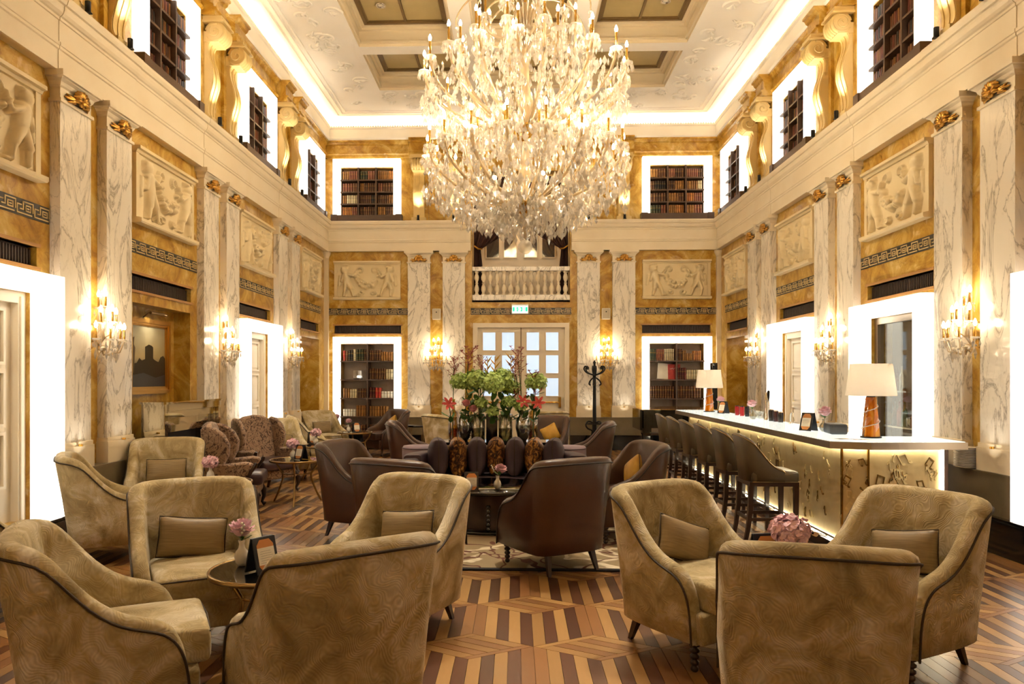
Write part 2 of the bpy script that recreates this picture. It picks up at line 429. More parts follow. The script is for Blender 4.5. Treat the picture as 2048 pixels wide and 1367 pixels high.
def pilaster(side, u):
    p = obj('pilaster', m_shaft, None, walls[side], (u, 0, 0))
    obj('base_block', m_base, None, p); obj('capital', m_cap, None, p); obj('gilt_rosette', m_ros, None, p, (0, -PT * .2, -4.25 * .25), scale=(1.2, 1.2, 1.25))
    obj('base_light', m_blt, None, p, (0, 0, 0))
    if side == 'back' or abs(abs(u) - PAIRS[1]) < 1 or abs(abs(u) - PAIRS[2]) < 1: lamp('pilaster_uplight', 'SPOT', (0, PT + .16, .80), 3.2, WARMW, .05, (R(188), 0, 0), 100, 1.0, p)
PO = (PW + PG) / 2
for side in ('left', 'right'):
    for y in PAIRS:
        for s in (-1, 1): pilaster(side, U(side, y) + s * PO)
for c in (-1.90, 1.90):
    for s in (-1, 1): pilaster('back', c + s * PO)
m_corner = MB().box(-.07, .07, 0, .07, .72, 4.30).lathe([(.07, 4.30), (.075, 4.33), (.11, 4.40), (.11, 4.45)], 10).mesh('corner_pilaster', [M['cream']])
for s in (-1, 1): obj('corner_pilaster', m_corner, None, walls['back'], (s * (HW - .03), 0, 0))

# --- dado, plinth
for side in ('left', 'right'):
    a, b = sorted((U(side, YF), U(side, YB)))
    mb = MB()
    for y in PAIRS: c = U(side, y); mb.box(c - .69, c + .69, 0, .14, .30, .70); mb.box(c - .70, c + .70, 0, .15, .70, .72)
    obj('dado_band', mb, [M['darkstone']], walls[side])
    obj('baseboard_' + side, MB().box(a, b, 0, .22, 0, .30).box(a, b, 0, .20, .30, .325), [M['blackstone']], loc=walls[side].location, rot=walls[side].rotation_euler, kind='structure')
mb = MB(); mk = MB()
for a, b in ((-HW + .22, -4.23), (-2.70, -1.09), (1.09, 2.70), (4.23, HW - .22)):
    mb.box(a, b, 0, .14, .30, .70).box(a, b, 0, .15, .70, .72)
obj('dado_band', mb, [M['darkstone']], walls['back'])
for a, b in ((-HW + .22, -1.09), (1.09, HW - .22)): mk.box(a, b, 0, .22, 0, .30).box(a, b, 0, .20, .30, .325)
obj('baseboard_back', mk, [M['blackstone']], loc=walls['back'].location, rot=walls['back'].rotation_euler, kind='structure')

# --- main entablature (the ledge at z 5.1)
EP = [(0, 4.445), (.11, 4.445), (.11, 4.63), (.122, 4.64), (.122, 4.665), (.13, 4.67), (.13, 4.70), (.115, 4.705), (.115, 4.90), (.125, 4.905), (.125, 4.93), (.142, 4.94), (.16, 4.965), (.168, 5.0), (.168, 5.03), (.19, 5.035), (.20, 5.06), (.205, 5.075), (.205, 5.11), (0, 5.11)]
def sweep(mb, a, b, prof, dw=0.0, mi=0):
    mb.loft([[(u, max(0, w + (dw if w > 0 else 0)), z) for w, z in prof] for u in (a, b)], True, True, False, mi, False); return mb
def ressauts(side): return [(U(side, y) - .69, U(side, y) + .69) for y in PAIRS]
for side in ('left', 'right'):
    a, b = sorted((U(side, YF), U(side, YB)))
    e = obj('entablature', sweep(MB(), a, b, EP), [M['cream']], walls[side])
    for (p, q) in ressauts(side): obj('ressaut', sweep(MB(), p, q, EP, .007), [M['cream']], e)
e = obj('entablature', sweep(sweep(MB(), -HW, -1.13, EP), 1.13, HW, EP), [M['cream']], walls['back'])
for c in (-1.9, 1.9): obj('ressaut', sweep(MB(), c - .69, c + .69, EP, .007), [M['cream']], e)
# --- upper entablature, siena
UP = [(0, 6.56), (.06, 6.56), (.06, 6.62), (.085, 6.64), (.085, 6.66), (.04, 6.67), (.04, 6.84), (.07, 6.86), (.09, 6.90), (.12, 6.91), (.12, 6.94), (0, 6.94)]
for side in ('left', 'right', 'back'):
    a, b = sorted((U(side, YF), U(side, YB))) if side != 'back' else (-HW, HW)
    e = obj('upper_cornice', sweep(MB(), a, b, UP), [M['siena']], walls[side])
    for y in (PAIRS[1:] if side != 'back' else (XC - 1.9, XC + 1.9)):
        for s in (-1, 1):
            c = U(side, y) + s * PO; obj('cornice_block', sweep(MB(), c - .21, c + .21, UP, .17), [M['siena']], e)

# --- upper scroll consoles
fc = [(.17, 5.12), (.17, 5.17), (.12, 5.19), (.085, 5.26), (.085, 5.38), (.12, 5.52), (.155, 5.64), (.165, 5.76), (.14, 5.90), (.10, 6.02), (.085, 6.12), (.10, 6.2), (.15, 6.25)]
def crom(pts, n):
    out = []
    for i in range(len(pts) - 1):
        p0, p1, p2, p3 = pts[max(i - 1, 0)], pts[i], pts[i + 1], pts[min(i + 2, len(pts) - 1)]
        for k in range(n):
            t = k / n
            out.append(tuple(.5 * (2 * b + (c - a) * t + (2 * a - 5 * b + 4 * c - d) * t * t + (-a + 3 * b - 3 * c + d) * t ** 3) for a, b, c, d in zip(p0, p1, p2, p3)))
    return out + [tuple(pts[-1])]
mb = MB(); cur = crom(fc[2:], 3)
mb.prism([(0, 5.19)] + cur + [(0, 6.24)], -.125, .125, 0, YZ)
for s in (-.10, 0, .10): mb.prism([(w_, z_) for w_, z_ in cur] + [(w_ + .012, z_) for w_, z_ in cur[::-1]], s - .018, s + .018, 0, YZ)
mb.box(-.16, .16, 0, .17, 5.11, 5.19)
m_con = mb.mesh('scroll_console', [M['console']])
mb = MB(); vol = [(.20 + .115 * math.cos(a), 6.36 + .115 * math.sin(a)) for a in [R(i * 20) for i in range(18)]]
mb.prism(vol, -.15, .15, 0, YZ, True)
for k in range(5):
    u = -.12 + .06 * k; mb.tube([(u, .20 + .118 * math.cos(a), 6.36 + .118 * math.sin(a)) for a in [R(-150 + 20 * i) for i in range(17)]], .03, 6)
for s in (-1, 1):
    mb.tube([(s * .153, .20 + (.105 - .0062 * i) * math.cos(i * .55 + 1.2), 6.36 + (.105 - .0062 * i) * math.sin(i * .55 + 1.2)) for i in range(16)], .012, 5)
mb.box(-.19, .19, 0, .34, 6.475, 6.50); mb.box(-.17, .17, 0, .31, 6.50, 6.56); mb.box(-.14, .14, 0, .25, 6.22, 6.36)
m_vol = mb.mesh('volute', [M['console']])
m_strip = MB().box(-.21, .21, 0, .045, 5.11, 6.56).mesh('upper_pilaster', [M['siena']])
for side in ('left', 'right', 'back'):
    for y in (PAIRS[1:] if side != 'back' else (XC - 1.9, XC + 1.9)):
        for s in (-1, 1):
            p = obj('upper_pilaster', m_strip, None, walls[side], (U(side, y) + s * PO, 0, 0))
            obj('scroll_console', m_con, None, p); obj('volute', m_vol, None, p)

# --- stucco relief panels with two putti and a garland
def relief():
    rr = random.Random(3); B = []
    def cap(x0, z0, x1, z1, r0, r1, h): B.append((x0, z0, x1, z1, r0, r1, h))
    for s in (-1, 1):
        k = 0 if s < 0 else .03
        cap(s * .52, .235, s * .52, .235, .082, .082, .075); cap(s * .56, .28, s * .47, .29, .04, .04, .06)
        cap(s * .49, .13, s * .46, -.02, .085, .082, .07); cap(s * .45, .13, s * .32, .07 + k, .04, .032, .065); cap(s * .32, .07 + k, s * .25, .2, .032, .028, .055)
        cap(s * .54, .12, s * .58, -.02, .04, .03, .06)
        cap(s * .48, -.05, s * (.55 - 2 * k), -.2, .062, .045, .07); cap(s * (.55 - 2 * k), -.2, s * .53, -.345, .045, .026, .06)
        cap(s * .45, -.05, s * .36, -.19, .062, .045, .07); cap(s * .36, -.19, s * .31, -.345, .042, .026, .06); cap(s * .30, -.345, s * .24, -.345, .022, .02, .05)
        for q in range(9):
            a = q * .55; cap(s * (.16 + .075 * math.cos(a) * (1 - q * .07)), .22 + .075 * math.sin(a) * (1 - q * .07), s * (.16 + .075 * math.cos(a + .5) * (1 - q * .07)), .22 + .075 * math.sin(a + .5) * (1 - q * .07), .018, .016, .035)
            cap(s * (.13 + .06 * math.cos(-a) * (1 - q * .07)), -.28 + .05 * math.sin(-a) * (1 - q * .07), s * (.13 + .06 * math.cos(-a - .5) * (1 - q * .07)), -.28 + .05 * math.sin(-a - .5) * (1 - q * .07), .02, .016, .04)
        cap(s * .62, .1, s * .64, -.1, .03, .03, .03)
    for i in range(46):
        t = rr.uniform(-1, 1); x = .30 * t; z = .14 - .26 * (1 - t * t) + rr.uniform(-.055, .055); r = rr.uniform(.024, .05)
        cap(x, z, x, z, r, r, rr.uniform(.04, .075))
    nx, nz = 120, 66; vs = []; fs = []
    for j in range(nz + 1):
        for i in range(nx + 1):
            x = -.68 + 1.36 * i / nx; z = -.365 + .73 * j / nz; h = 0.0
            for x0, z0, x1, z1, r0, r1, hh in B:
                dx, dz = x1 - x0, z1 - z0; L = dx * dx + dz * dz
                t = 0 if L < 1e-9 else max(0, min(1, ((x - x0) * dx + (z - z0) * dz) / L))
                r = r0 + (r1 - r0) * t; d2 = (x - x0 - dx * t) ** 2 + (z - z0 - dz * t) ** 2
                if d2 < r * r: h = max(h, hh * math.sqrt(1 - d2 / (r * r)))
            vs.append((x, .02 + h, z))
    for j in range(nz):
        for i in range(nx):
            a = j * (nx + 1) + i; fs.append((a + 1, a, a + nx + 1, a + nx + 2))
    return MB().add(vs, fs, 0, True)
m_rel = relief().mesh('relief_panel', [M['plaster']])
mb = MB(); mb.box(-.75, -.68, 0, .035, -.40, .38); mb.box(.68, .75, 0, .035, -.40, .38)
mb.loft([[(u, 0, .36), (u, .04, .365), (u, .05, .395), (u, .075, .40), (u, .075, .435), (u, 0, .435)] for u in (-.76, .76)], sm=False)
mb.loft([[(u, 0, -.435), (u, .075, -.435), (u, .085, -.42), (u, .085, -.385), (u, .06, -.375), (u, 0, -.365)] for u in (-.76, .76)], sm=False)
m_relf = mb.mesh('relief_frame', [M['plaster']])
def key_band(length):
    n = max(3, round(length / .225)); un = length / n; h = .105; z0 = 3.0425
    base = MB().box(-length / 2, length / 2, 0, .008, 3.02, 3.17); ln = MB(); t = .011
    def bar(a, b, c, d): ln.box(a - t / 2, b + t / 2, .006, .014, z0 + c - t / 2, z0 + d + t / 2)
    for k in range(n):
        x = -length / 2 + k * un; g = lambda q: x + q * un
        bar(g(.02), g(.58), h, h); bar(g(.58), g(.58), .35 * h, h); bar(g(.58), g(.76), .35 * h, .35 * h)
        bar(g(.70), g(.92), .7 * h, .7 * h); bar(g(.92), g(.92), 0, .7 * h); bar(g(.10), g(.92), 0, 0); bar(g(.02), g(.02), .3 * h, h)
        bar(g(.16), g(.44), .28 * h, .28 * h); bar(g(.16), g(.44), .72 * h, .72 * h); bar(g(.16), g(.16), .28 * h, .72 * h); bar(g(.44), g(.44), .28 * h, .72 * h)
        bar(g(.25), g(.35), .5 * h, .5 * h)
    return base, ln
M['keydark'] = plain('key_band_slate', '#3f3b33', .4, vary=.25); M['keyline'] = plain('key_band_line', '#d9bd84', .45)
M['vent'] = plain('vent_slat', '#3a2b22', .5); M['ventframe'] = cloudy('vent_surround', '#a9783e', '#c2945a', 3, .4)
kb = {}
def bay_dress(side, c, width, rh=1.0):
    L = round(width, 2)
    if L not in kb:
        b, l = key_band(L); kb[L] = (b.mesh('greek_key_band', [M['keydark']]), l.mesh('key_line', [M['keyline']]))
    p = obj('greek_key_band', kb[L][0], None, walls[side], (c, 0, 0)); obj('key_line', kb[L][1], None, p)
    p = obj('relief_panel', m_rel, None, walls[side], (c, 0, 3.795), scale=(rh, 1.35, 1)); obj('relief_frame', m_relf, None, p)
    hv = .76 if width > 1.7 else .68
    mb = MB()
    n = 40
    for k in range(n): u = -hv + 2 * hv * (k + .5) / n; mb.box(u - .011, u + .011, -.07, -.05, VENT[0] + .02, VENT[1] - .02)
    mb.box(-hv, hv, -.095, -.08, *VENT)
    p = obj('vent_grille', mb, [M['vent']], walls[side], (c, 0, 0))
    mf = MB()
    for a, b, z0, z1 in ((-hv - .03, hv + .03, VENT[1], VENT[1] + .03), (-hv - .03, hv + .03, VENT[0] - .03, VENT[0])): mf.box(a, b, -.09, .02, z0, z1)
    obj('vent_surround', mf, [M['ventframe']], p)
for side in ('left', 'right'):
    for k, y in enumerate(BAYS): bay_dress(side, U(side, y), 1.86 if k < 3 else 1.66, 1 if k < 3 else .95)
for s in (-1, 1): bay_dress('back', 3.47 * s, 1.84)
b, l = key_band(2.26); p = obj('greek_key_band', b, [M['keydark']], walls['back']); obj('key_line', l, [M['keyline']], p)

# --- parquet floor : tumbling-block marquetry
floor = obj('floor', MB().box(XL - .9, XR + .9, YF, YB + .9, -.12, -.012), [M['wooddark']], kind='structure')
W2, SV, DV = .3764, .604, .2112; AX, AY = .104, 5.44 - 2 * .2112
def quad_m(pts, mat): return MB().prism(pts, -.012, 0).mesh('plank', [mat])
pieces = []; e_ = .0012
ML, MD, MM = M['woodlight'], M['wooddark'], M['woodmid']
for k, mt in enumerate((MM, ML, MD, ML, MD)):       # left face
    a, b = -W2 + W2 * k / 5 + e_, -W2 + W2 * (k + 1) / 5 - e_; f = lambda x: -x * DV / W2
    pieces.append(quad_m([(a, f(a) - SV + e_), (b, f(b) - SV + e_), (b, f(b) - e_), (a, f(a) - e_)], mt))
for k, mt in enumerate((ML, MD, ML, MD, MM)):       # right face
    a, b = W2 * k / 5 + e_, W2 * (k + 1) / 5 - e_; f = lambda x: x * DV / W2
    pieces.append(quad_m([(a, f(a) - SV + e_), (b, f(b) - SV + e_), (b, f(b) - e_), (a, f(a) - e_)], mt))
for k, mt in enumerate((ML, MM, ML, MM, ML)):       # lozenge
    t0, t1 = k / 5 + .006, (k + 1) / 5 - .006
    P = lambda t, q: (W2 * t - W2 * q, DV * t + DV * q)
    pieces.append(quad_m([P(t0, .114), P(t1, .114), P(t1, .886), P(t0, .886)], mt))
for q0, q1, mt in ((.004, .108, MM), (.892, .996, ML)): pieces.append(quad_m([P(.004, q0), P(.996, q0), P(.996, q1), P(.004, q1)], mt))
cand = []
row = 0
for j in range(-10, 22):
    for i in range(-9, 9):
        x = AX + (i + (.5 if j % 2 else 0)) * 2 * W2; y = AY + j * (SV + DV)
        if not (XL - .3 < x < XR + .3 and YF < y < YB): continue
        px = VPX + F_PX * x / max(y, .1)
        vis = y > 3.0 and -120 < px < 2170
        for q, me in enumerate(pieces): cand.append((y if vis else 99 + y, x, y, me))
# the strips that show largest are the near ones; what stands on the floor hides the corners
cand.sort(key=lambda t: (t[0] + .35 * abs(t[1] - .1)))
bulk = {}
for n, (_, x, y, me) in enumerate(cand):
    if n < 300: obj('plank', me, None, floor, (x, y, 0))
    else: bulk.setdefault(me.materials[0].name, []).append((x, y, me))
names = list(bulk); mb = MB()
for mi, nm in enumerate(names):
    for x, y, me in bulk[nm]:
        mb.add([(v.co.x + x, v.co.y + y, v.co.z) for v in me.vertices], [tuple(p.vertices) for p in me.polygons], mi)
obj('parquet_strips', mb, [bpy.data.materials[n] for n in names], floor, kind='stuff')

# --- ceiling : fascia, cove, mouldings, coffered middle
CX = [(-2.76, -1.07), (-.735, .945), (1.28, 2.97)]; CY = [(13.27 - 1.97 * k, 14.92 - 1.97 * k) for k in range(7)]
holes = [(a, b, c, d, .36, None) for a, b in CX for c, d in CY]
cmb = MB(); IN = .62
sheet(cmb, XL + IN, XR - IN, YF + IN, YB - IN, holes, 0, 1, None, tf=lambda u, w, z: (u, z, ZC - w))
prof = [(0, 6.94), (.13, 6.94), (.15, 6.97), (.15, 7.17), (.17, 7.19), (.175, 7.225), (.10, 7.225), (.10, 7.19), (.02, 7.19), (.02, 7.24)]
for i in range(9):
    a = R(90 * i / 8); prof.append((.02 + .33 * (1 - math.cos(a)), 7.24 + .17 * math.sin(a)))
prof += [(.36, 7.395), (.40, 7.395), (.41, 7.415), (.45, 7.415), (.46, 7.39), (.52, 7.39), (.53, 7.41), (.57, 7.41), (.58, 7.40), (.61, 7.40), (.62, ZC)]
loops = [[(XL + o_, YF + o_, z), (XR - o_, YF + o_, z), (XR - o_, YB - o_, z), (XL + o_, YB - o_, z)] for o_, z in prof]
cmb.loft(loops, True, False, False, 0, False)
ceiling = obj('ceiling', cmb, [M['ceil'], M['cofferw']], kind='structure')
mb = MB()                                                           # scalloped crest along the cove
for x0, y0, x1, y1 in ((XL + .165, 4, XL + .165, YB - .17), (XR - .165, 4, XR - .165, YB - .17), (XL + .17, YB - .165, XR - .17, YB - .165)):
    L = math.hypot(x1 - x0, y1 - y0); n = int(L / .055)
    for k in range(n):
        t = (k + .5) / n; mb.sphere((x0 + (x1 - x0) * t, y0 + (y1 - y0) * t, 7.23), (.02, .02, .025), 6, 4)
obj('cove_crest', mb, [M['ceil']], ceiling, kind='stuff')
mb = MB(); rr = random.Random(11)                                   # stucco scrolls on the flat border
def curl(x, y, r, a0, turns, sg):
    pts = []
    for i in range(14):
        t = i / 13; a = a0 + sg * turns * 6.28 * t; q = r * (1 - .75 * t); pts.append((x + q * math.cos(a), y + q * math.sin(a), ZC - .004))
    mb.tube(pts, [.026 - .012 * i / 13 for i in range(14)], 5)
for (x0, x1, y0, y1, n) in ((XL + .75, -2.95, 6, 15.6, 60), (3.15, XR - .75, 6, 15.6, 60), (-2.8, 3.0, 15.1, 15.9, 34)):
    for k in range(n):
        x, y = rr.uniform(x0, x1), rr.uniform(y0, y1); curl(x, y, rr.uniform(.08, .2), rr.uniform(0, 6), rr.uniform(.5, 1.2), rr.choice((-1, 1)))
        for q in range(2):
            a = rr.uniform(0, 6.28); mb.tube([(x, y, ZC), (x + .07 * math.cos(a), y + .07 * math.sin(a), ZC - .02), (x + .15 * math.cos(a + .3), y + .15 * math.sin(a + .3), ZC)], [.010, .032, .006], 5)
obj('stucco_scrolls', mb, [M['ceil']], ceiling, kind='stuff')
mb = MB()
for a, b, c, d in ((XL + .03, XL + .09, YF + .2, YB - .1), (XR - .09, XR - .03, YF + .2, YB - .1), (XL + .1, XR - .1, YB - .09, YB - .03), (XL + .1, XR - .1, YF + .03, YF + .09)): mb.box(a, b, c, d, 7.195, 7.205)
obj('cove_light_strip', mb, [M['coveglow']], ceiling)
mf = MB(); mp = MB(); ms = MB(); a, b, c, d = -.84, .84, -.825, .825
def ring(mb_, i0, i1, z0, z1):
    for x0, x1, y0, y1 in ((a + i0, a + i1, c + i0, d - i0), (b - i1, b - i0, c + i0, d - i0), (a + i1, b - i1, c + i0, c + i1), (a + i1, b - i1, d - i1, d - i0)): mb_.box(x0, x1, y0, y1, z0, z1)
ring(ms, 0, .035, .05, .09); ring(ms, 0, .06, .27, .31); ring(ms, 0, .11, .31, .37)
ring(mf, .11, .17, .33, .37); ring(mf, .17, .20, .345, .37); mf.box(-.02, .02, c + .17, d - .17, .34, .37)
m_cm = ms.mesh('coffer_moulding', [M['cofferw']]); m_cf = mf.mesh('coffer_frame', [M['bronzewood']])
m_cp = MB().box(-.31, .31, -.62, .62, .36, .372).mesh('coffer_pane', [M['olive']])
for x0, x1 in CX:
    for y0, y1 in CY:
        cx_, cy_ = (x0 + x1) / 2, (y0 + y1) / 2
        cm = obj('coffer_moulding', m_cm, None, ceiling, (cx_, cy_, ZC)); obj('coffer_frame', m_cf, None, cm)
        for sx in (-1, 1): obj('coffer_pane', m_cp, None, cm, (sx * .335, 0, 0))
obj('ceiling_roof', MB().box(XL - .1, XR + .1, YF - .1, YB + .1, 7.80, 7.86), [M['cofferw']], ceiling)
# recessed downlights, with their own light
dl_ring = MB().lathe([(.085, .355), (.085, .33), (.06, .335), (.05, .352)], 16).mesh('ring', [M['chrome']]); dl_lens = MB().lathe([(.045, .35), (.045, .345), (.02, .34)], 12).mesh('lens', [M['whitepaint']])
DL = [((CX[0][0] + .52), CY[0][0] + .62, 'far left coffer of the ceiling'), (CX[2][1] - .52, CY[0][0] + .62, 'far right coffer of the ceiling'),
      (CX[0][0] + .52, CY[1][0] + .9, 'left coffer nearer the chandelier'), (CX[2][1] - .52, CY[1][0] + .9, 'right coffer nearer the chandelier')]
for x, y, d_ in DL:
    t = thing('downlight', 'chrome recessed downlight in the ' + d_, 'downlight', (x, y, ZC), 0, 'ceiling downlights'); obj('ring', dl_ring, None, t); obj('lens', dl_lens, None, t)
# ================================================================ WALL THINGS
def wl(side, u, w_, z):
    c, s = math.cos(walls[side].rotation_euler.z), math.sin(walls[side].rotation_euler.z); L = walls[side].location
    return (L.x + u * c - w_ * s, L.y + u * s + w_ * c, z)
def wrot(side): return walls[side].rotation_euler.z
def portal(hw, z0, z1, bar, dep, back=0.0):
    mb = MB(); mb.box(-hw, -hw + bar, back, dep, z0, z1); mb.box(hw - bar, hw, back, dep, z0, z1); mb.box(-hw + bar, hw - bar, back, dep, z1 - bar, z1)
    return mb
m_port = portal(.86, FR0, FR1, .16, .20, -.02).mesh('light_surround', [M['panelglow']])
m_bport = portal(.765, FR0, FR1, .15, .12, -.02).mesh('light_surround', [M['panelglow']])
m_uport = portal(.765, 5.255, 6.52, .16, .13, -.02).mesh('light_surround', [M['panelglow']])
# --- panelled doors inside light portals
mb = MB().box(-.70, -.60, -.16, -.06, FR0, 2.36).box(.60, .70, -.16, -.06, FR0, 2.36).box(-.60, .60, -.16, -.06, 2.26, 2.36)
for s in (-1, 1): mb.box(s * .64 - .02, s * .64 + .02, -.06, -.045, FR0, 2.32)
m_cas = mb.mesh('casing', [M['whitepaint']])
m_leaf = MB().box(-.60, .60, -.20, -.13, FR0, 2.26).mesh('leaf', [M['whitepaint']])
mb = MB()
for s in (0,):
    for a, b, c, d in ((-.21, -.18, -.25, .25), (.18, .21, -.25, .25), (-.18, .18, .22, .25), (-.18, .18, -.25, -.22)): mb.box(a, b, -.13, -.10, c, d)
    mb.box(-.15, .15, -.13, -.115, -.19, .19)
m_dpan = mb.mesh('panel', [M['whitepaint']])
m_hand = MB().box(-.025, .025, -.13, -.118, -.12, .12).tube([(0, -.12, .03), (0, -.07, .03), (.11, -.07, .03)], .011, 6).mesh('handle', [M['brass']])
for n, (side, y, hs) in enumerate((('left', BAYS[0], 1), ('left', BAYS[2], 1), ('right', BAYS[2], -1), ('right', BAYS[0], 1))):
    d = obj('door_%d' % (n + 1), m_leaf, None, None, wl(side, U(side, y), 0, 0), (0, 0, wrot(side)), kind='structure')
    obj('casing', m_cas, None, d); obj('light_surround', m_port, None, d)
    for cx_ in (-.29, .29):
        for z in (.62, 1.16, 1.70): obj('panel', m_dpan, None, d, (cx_, 0, z + .26))
    obj('handle', m_hand, None, d, (.5 * hs, 0, 1.05), (0, 0, 0) if hs < 0 else (0, 0, 0), scale=(-hs, 1, 1))
# --- glazed bar pass-through on the right
wnd = obj('window_1', MB().box(-.70, -.62, -.14, -.06, .72, 2.36).box(.62, .70, -.14, -.06, .72, 2.36).box(-.62, .62, -.14, -.06, 2.28, 2.36).box(-.70, .70, -.14, .05, FR0, .72), [M['steel']], None, wl('right', BAYS[1], 0, 0), (0, 0, wrot('right')), kind='structure')
obj('light_surround', m_port, None, wnd); obj('pane', MB().box(-.62, .62, -.11, -.10, .72, 2.28), [thinglass('bar_window_glass', '#f4f6f2', .95, .03, .12)], wnd)
obj('back_panel', MB().box(-.70, .70, -.30, -.285, .72, 2.36), [plain('smoked_mirror', '#6b5444', .5, .15)], wnd)
for z in (.98, 1.42): obj('shelf', MB().box(-.69, .69, -.285, -.13, z, z + .02), [M['glass'] if z > 1 else M['steel']], wnd)
bcol = {'green': '#32552a', 'amber': '#7a3d12', 'red': '#a32a1e', 'clear': '#cfd3c8', 'brown': '#4a2a18'}
def bottle_mesh(name, col, kind):
    mt = thinglass(name + '_glass', '#dfe3da', .55) if col == 'clear' else plain(name + '_' + col, bcol[col], .12, coat=.4)
    if kind == 'bottle': pr = [(.036, 0), (.038, .01), (.038, .17), (.03, .205), (.014, .23), (.014, .29), (.016, .295), (.016, .305)]
    elif kind == 'squat': pr = [(.045, 0), (.05, .02), (.05, .12), (.03, .15), (.016, .165), (.016, .20), (.022, .205), (.022, .225)]
    else: pr = [(.028, 0), (.03, .005), (.034, .12), (.032, .12), (.027, .01)]
    return MB().lathe(pr, 12).mesh(name, [mt])
bot = {(c, k): bottle_mesh('bottle' if k != 'glass' else 'drinking_glass', c, k) for c, k in (('green', 'bottle'), ('amber', 'squat'), ('red', 'bottle'), ('clear', 'bottle'), ('brown', 'bottle'), ('clear', 'glass'), ('clear', 'squat'))}
lay = [(-.52, 1.0, 'clear', 'glass', 'farthest glass'), (-.42, 1.0, 'clear', 'glass', 'second glass'), (-.32, 1.0, 'clear', 'squat', 'stoppered decanter'), (-.2, 1.0, 'red', 'bottle', 'red bottle'), (-.1, 1.0, 'clear', 'bottle', 'tall clear bottle'),
       (.02, 1.0, 'amber', 'squat', 'squat amber bottle'), (.14, 1.0, 'clear', 'glass', 'tumbler'), (.25, 1.0, 'green', 'bottle', 'green bottle'), (.36, 1.0, 'red', 'bottle', 'dark red bottle'), (.48, 1.0, 'brown', 'bottle', 'brown bottle'), (.3, 1.44, 'clear', 'bottle', 'clear bottle'), (.42, 1.44, 'amber', 'squat', 'round amber bottle')]
for n, (u, z, c, k, d_) in enumerate(lay):
    p = wl('right', BAYS[1] + u, -.21, z); lb = {1.0: 'on the lower shelf', 1.44: 'on the upper shelf'}[z]
    o = obj('bottle' if k != 'glass' else 'drinking_glass', bot[(c, k)], None, None, p, scale=1.0, label=d_ + ' ' + lb + ' behind the glazed opening', category='bottle' if k != 'glass' else 'glass', group='bottles and glasses behind the bar window')
# --- far niches
for side in ('left', 'right'):
    obj('niche_light', MB().box(-.6, .6, -.5, -.35, 2.36, 2.40), [glow('niche_strip_' + side, '#fff0d8', 1.6)], walls[side], (U(side, BAYS[3]), 0, 0))
    obj('niche_panel', MB().box(-.72, .72, -.84, -.80, .33, 2.3), [cloudy('brown_marble_' + side, '#5a431f', '#8a6a38', 2.5, .3)], walls[side], (U(side, BAYS[3]), 0, 0))
# --- entrance door, back wall
d5 = obj('door_5', MB().box(-.98, .98, -.12, -.06, 0, 2.74), [M['whitepaint']], None, wl('back', 0, 0, 0), (0, 0, wrot('back')), kind='structure')
mb = MB().box(-1.08, -.98, -.14, .05, 0, 2.83).box(.98, 1.08, -.14, .05, 0, 2.83).box(-.98, .98, -.14, .05, 2.73, 2.83)
obj('casing', mb, [M['whitepaint']], d5)
obj('meeting_stile', MB().box(-.012, .012, -.06, -.045, 0, 2.73), [plain('door_joint', '#8d7a5c', .6)], d5)
mpane = MB().box(-.138, .138, -.06, -.05, -.20, .20).mesh('pane', [M['pane']])
mb = MB()
for a, b, c, d in ((-.155, -.138, -.217, .217), (.138, .155, -.217, .217), (-.138, .138, .20, .217), (-.138, .138, -.217, -.20)): mb.box(a, b, -.06, -.035, c, d)
mpf = mb.mesh('glazing_bead', [M['whitepaint']])
for x in (-.606, -.176, .38, .814):
    for z in (2.42, 1.905, 1.39):
        p = obj('pane', mpane, None, d5, (XC - x, 0, z)); obj('glazing_bead', mpf, None, p)
for s in (-1, 1): obj('kick_panel', MB().box(s * .49 - .36, s * .49 + .36, -.06, -.045, .25, .85).box(s * .49 - .31, s * .49 + .31, -.05, -.035, .30, .80), [M['whitepaint']], d5)
for s in (-1, 1): obj('push_bar', MB().tube([(s * .10, -.0, 1.05), (s * .9, -.0, 1.05)], .018, 8).box(s * .87 - .03, s * .87 + .03, -.06, .02, .93, 1.17).box(s * .12 - .02, s * .12 + .02, -.06, .0, 1.02, 1.08), [M['brass']], d5)
# --- balcony over the door
bal = thing('balustrade', 'pale marble balustrade of the balcony above the entrance door', 'balustrade', wl('back', 0, 0, 3.34), wrot('back'))
obj('bottom_rail', MB().box(-1.09, 1.09, -.13, .06, 0, .12), [M['calacatta']], bal); obj('top_rail', MB().box(-1.09, 1.09, -.14, .07, .66, .75), [M['calacatta']], bal)
m_bal = MB().lathe([(.05, .12), (.05, .15), (.03, .17), (.045, .21), (.058, .25), (.05, .30), (.028, .355), (.024, .375), (.042, .39), (.024, .405), (.028, .43), (.052, .48), (.056, .53), (.042, .58), (.03, .61), (.05, .63), (.05, .66)], 10, (0, -.04, 0)).mesh('baluster', [M['cream']])
for k in range(14): obj('baluster', m_bal, None, bal, (-1.0 + 2.0 * k / 13, 0, 0))
bd = obj('door_6', MB().box(-1.1, 1.1, -1.48, -1.44, 3.34, 6.2), [M['whitepaint']], None, wl('back', 0, 0, 0), (0, 0, wrot('back')), kind='structure')
mp_ = MB().box(-.15, .15, -1.44, -1.43, -.30, .30).mesh('pane', [plain('mirror_pane', '#e9e2cf', .08, .9)])
mb = MB()
for a, b, c, d in ((-.175, -.15, -.325, .325), (.15, .175, -.325, .325), (-.15, .15, .30, .325), (-.15, .15, -.325, -.30)): mb.box(a, b, -1.44, -1.415, c, d)
mq_ = mb.mesh('pane_moulding', [M['whitepaint']])
for x in (-.68, -.25, .25, .68):
    for z in (4.84, 5.6): p = obj('pane', mp_, None, bd, (x, 0, z)); obj('pane_moulding', mq_, None, p)
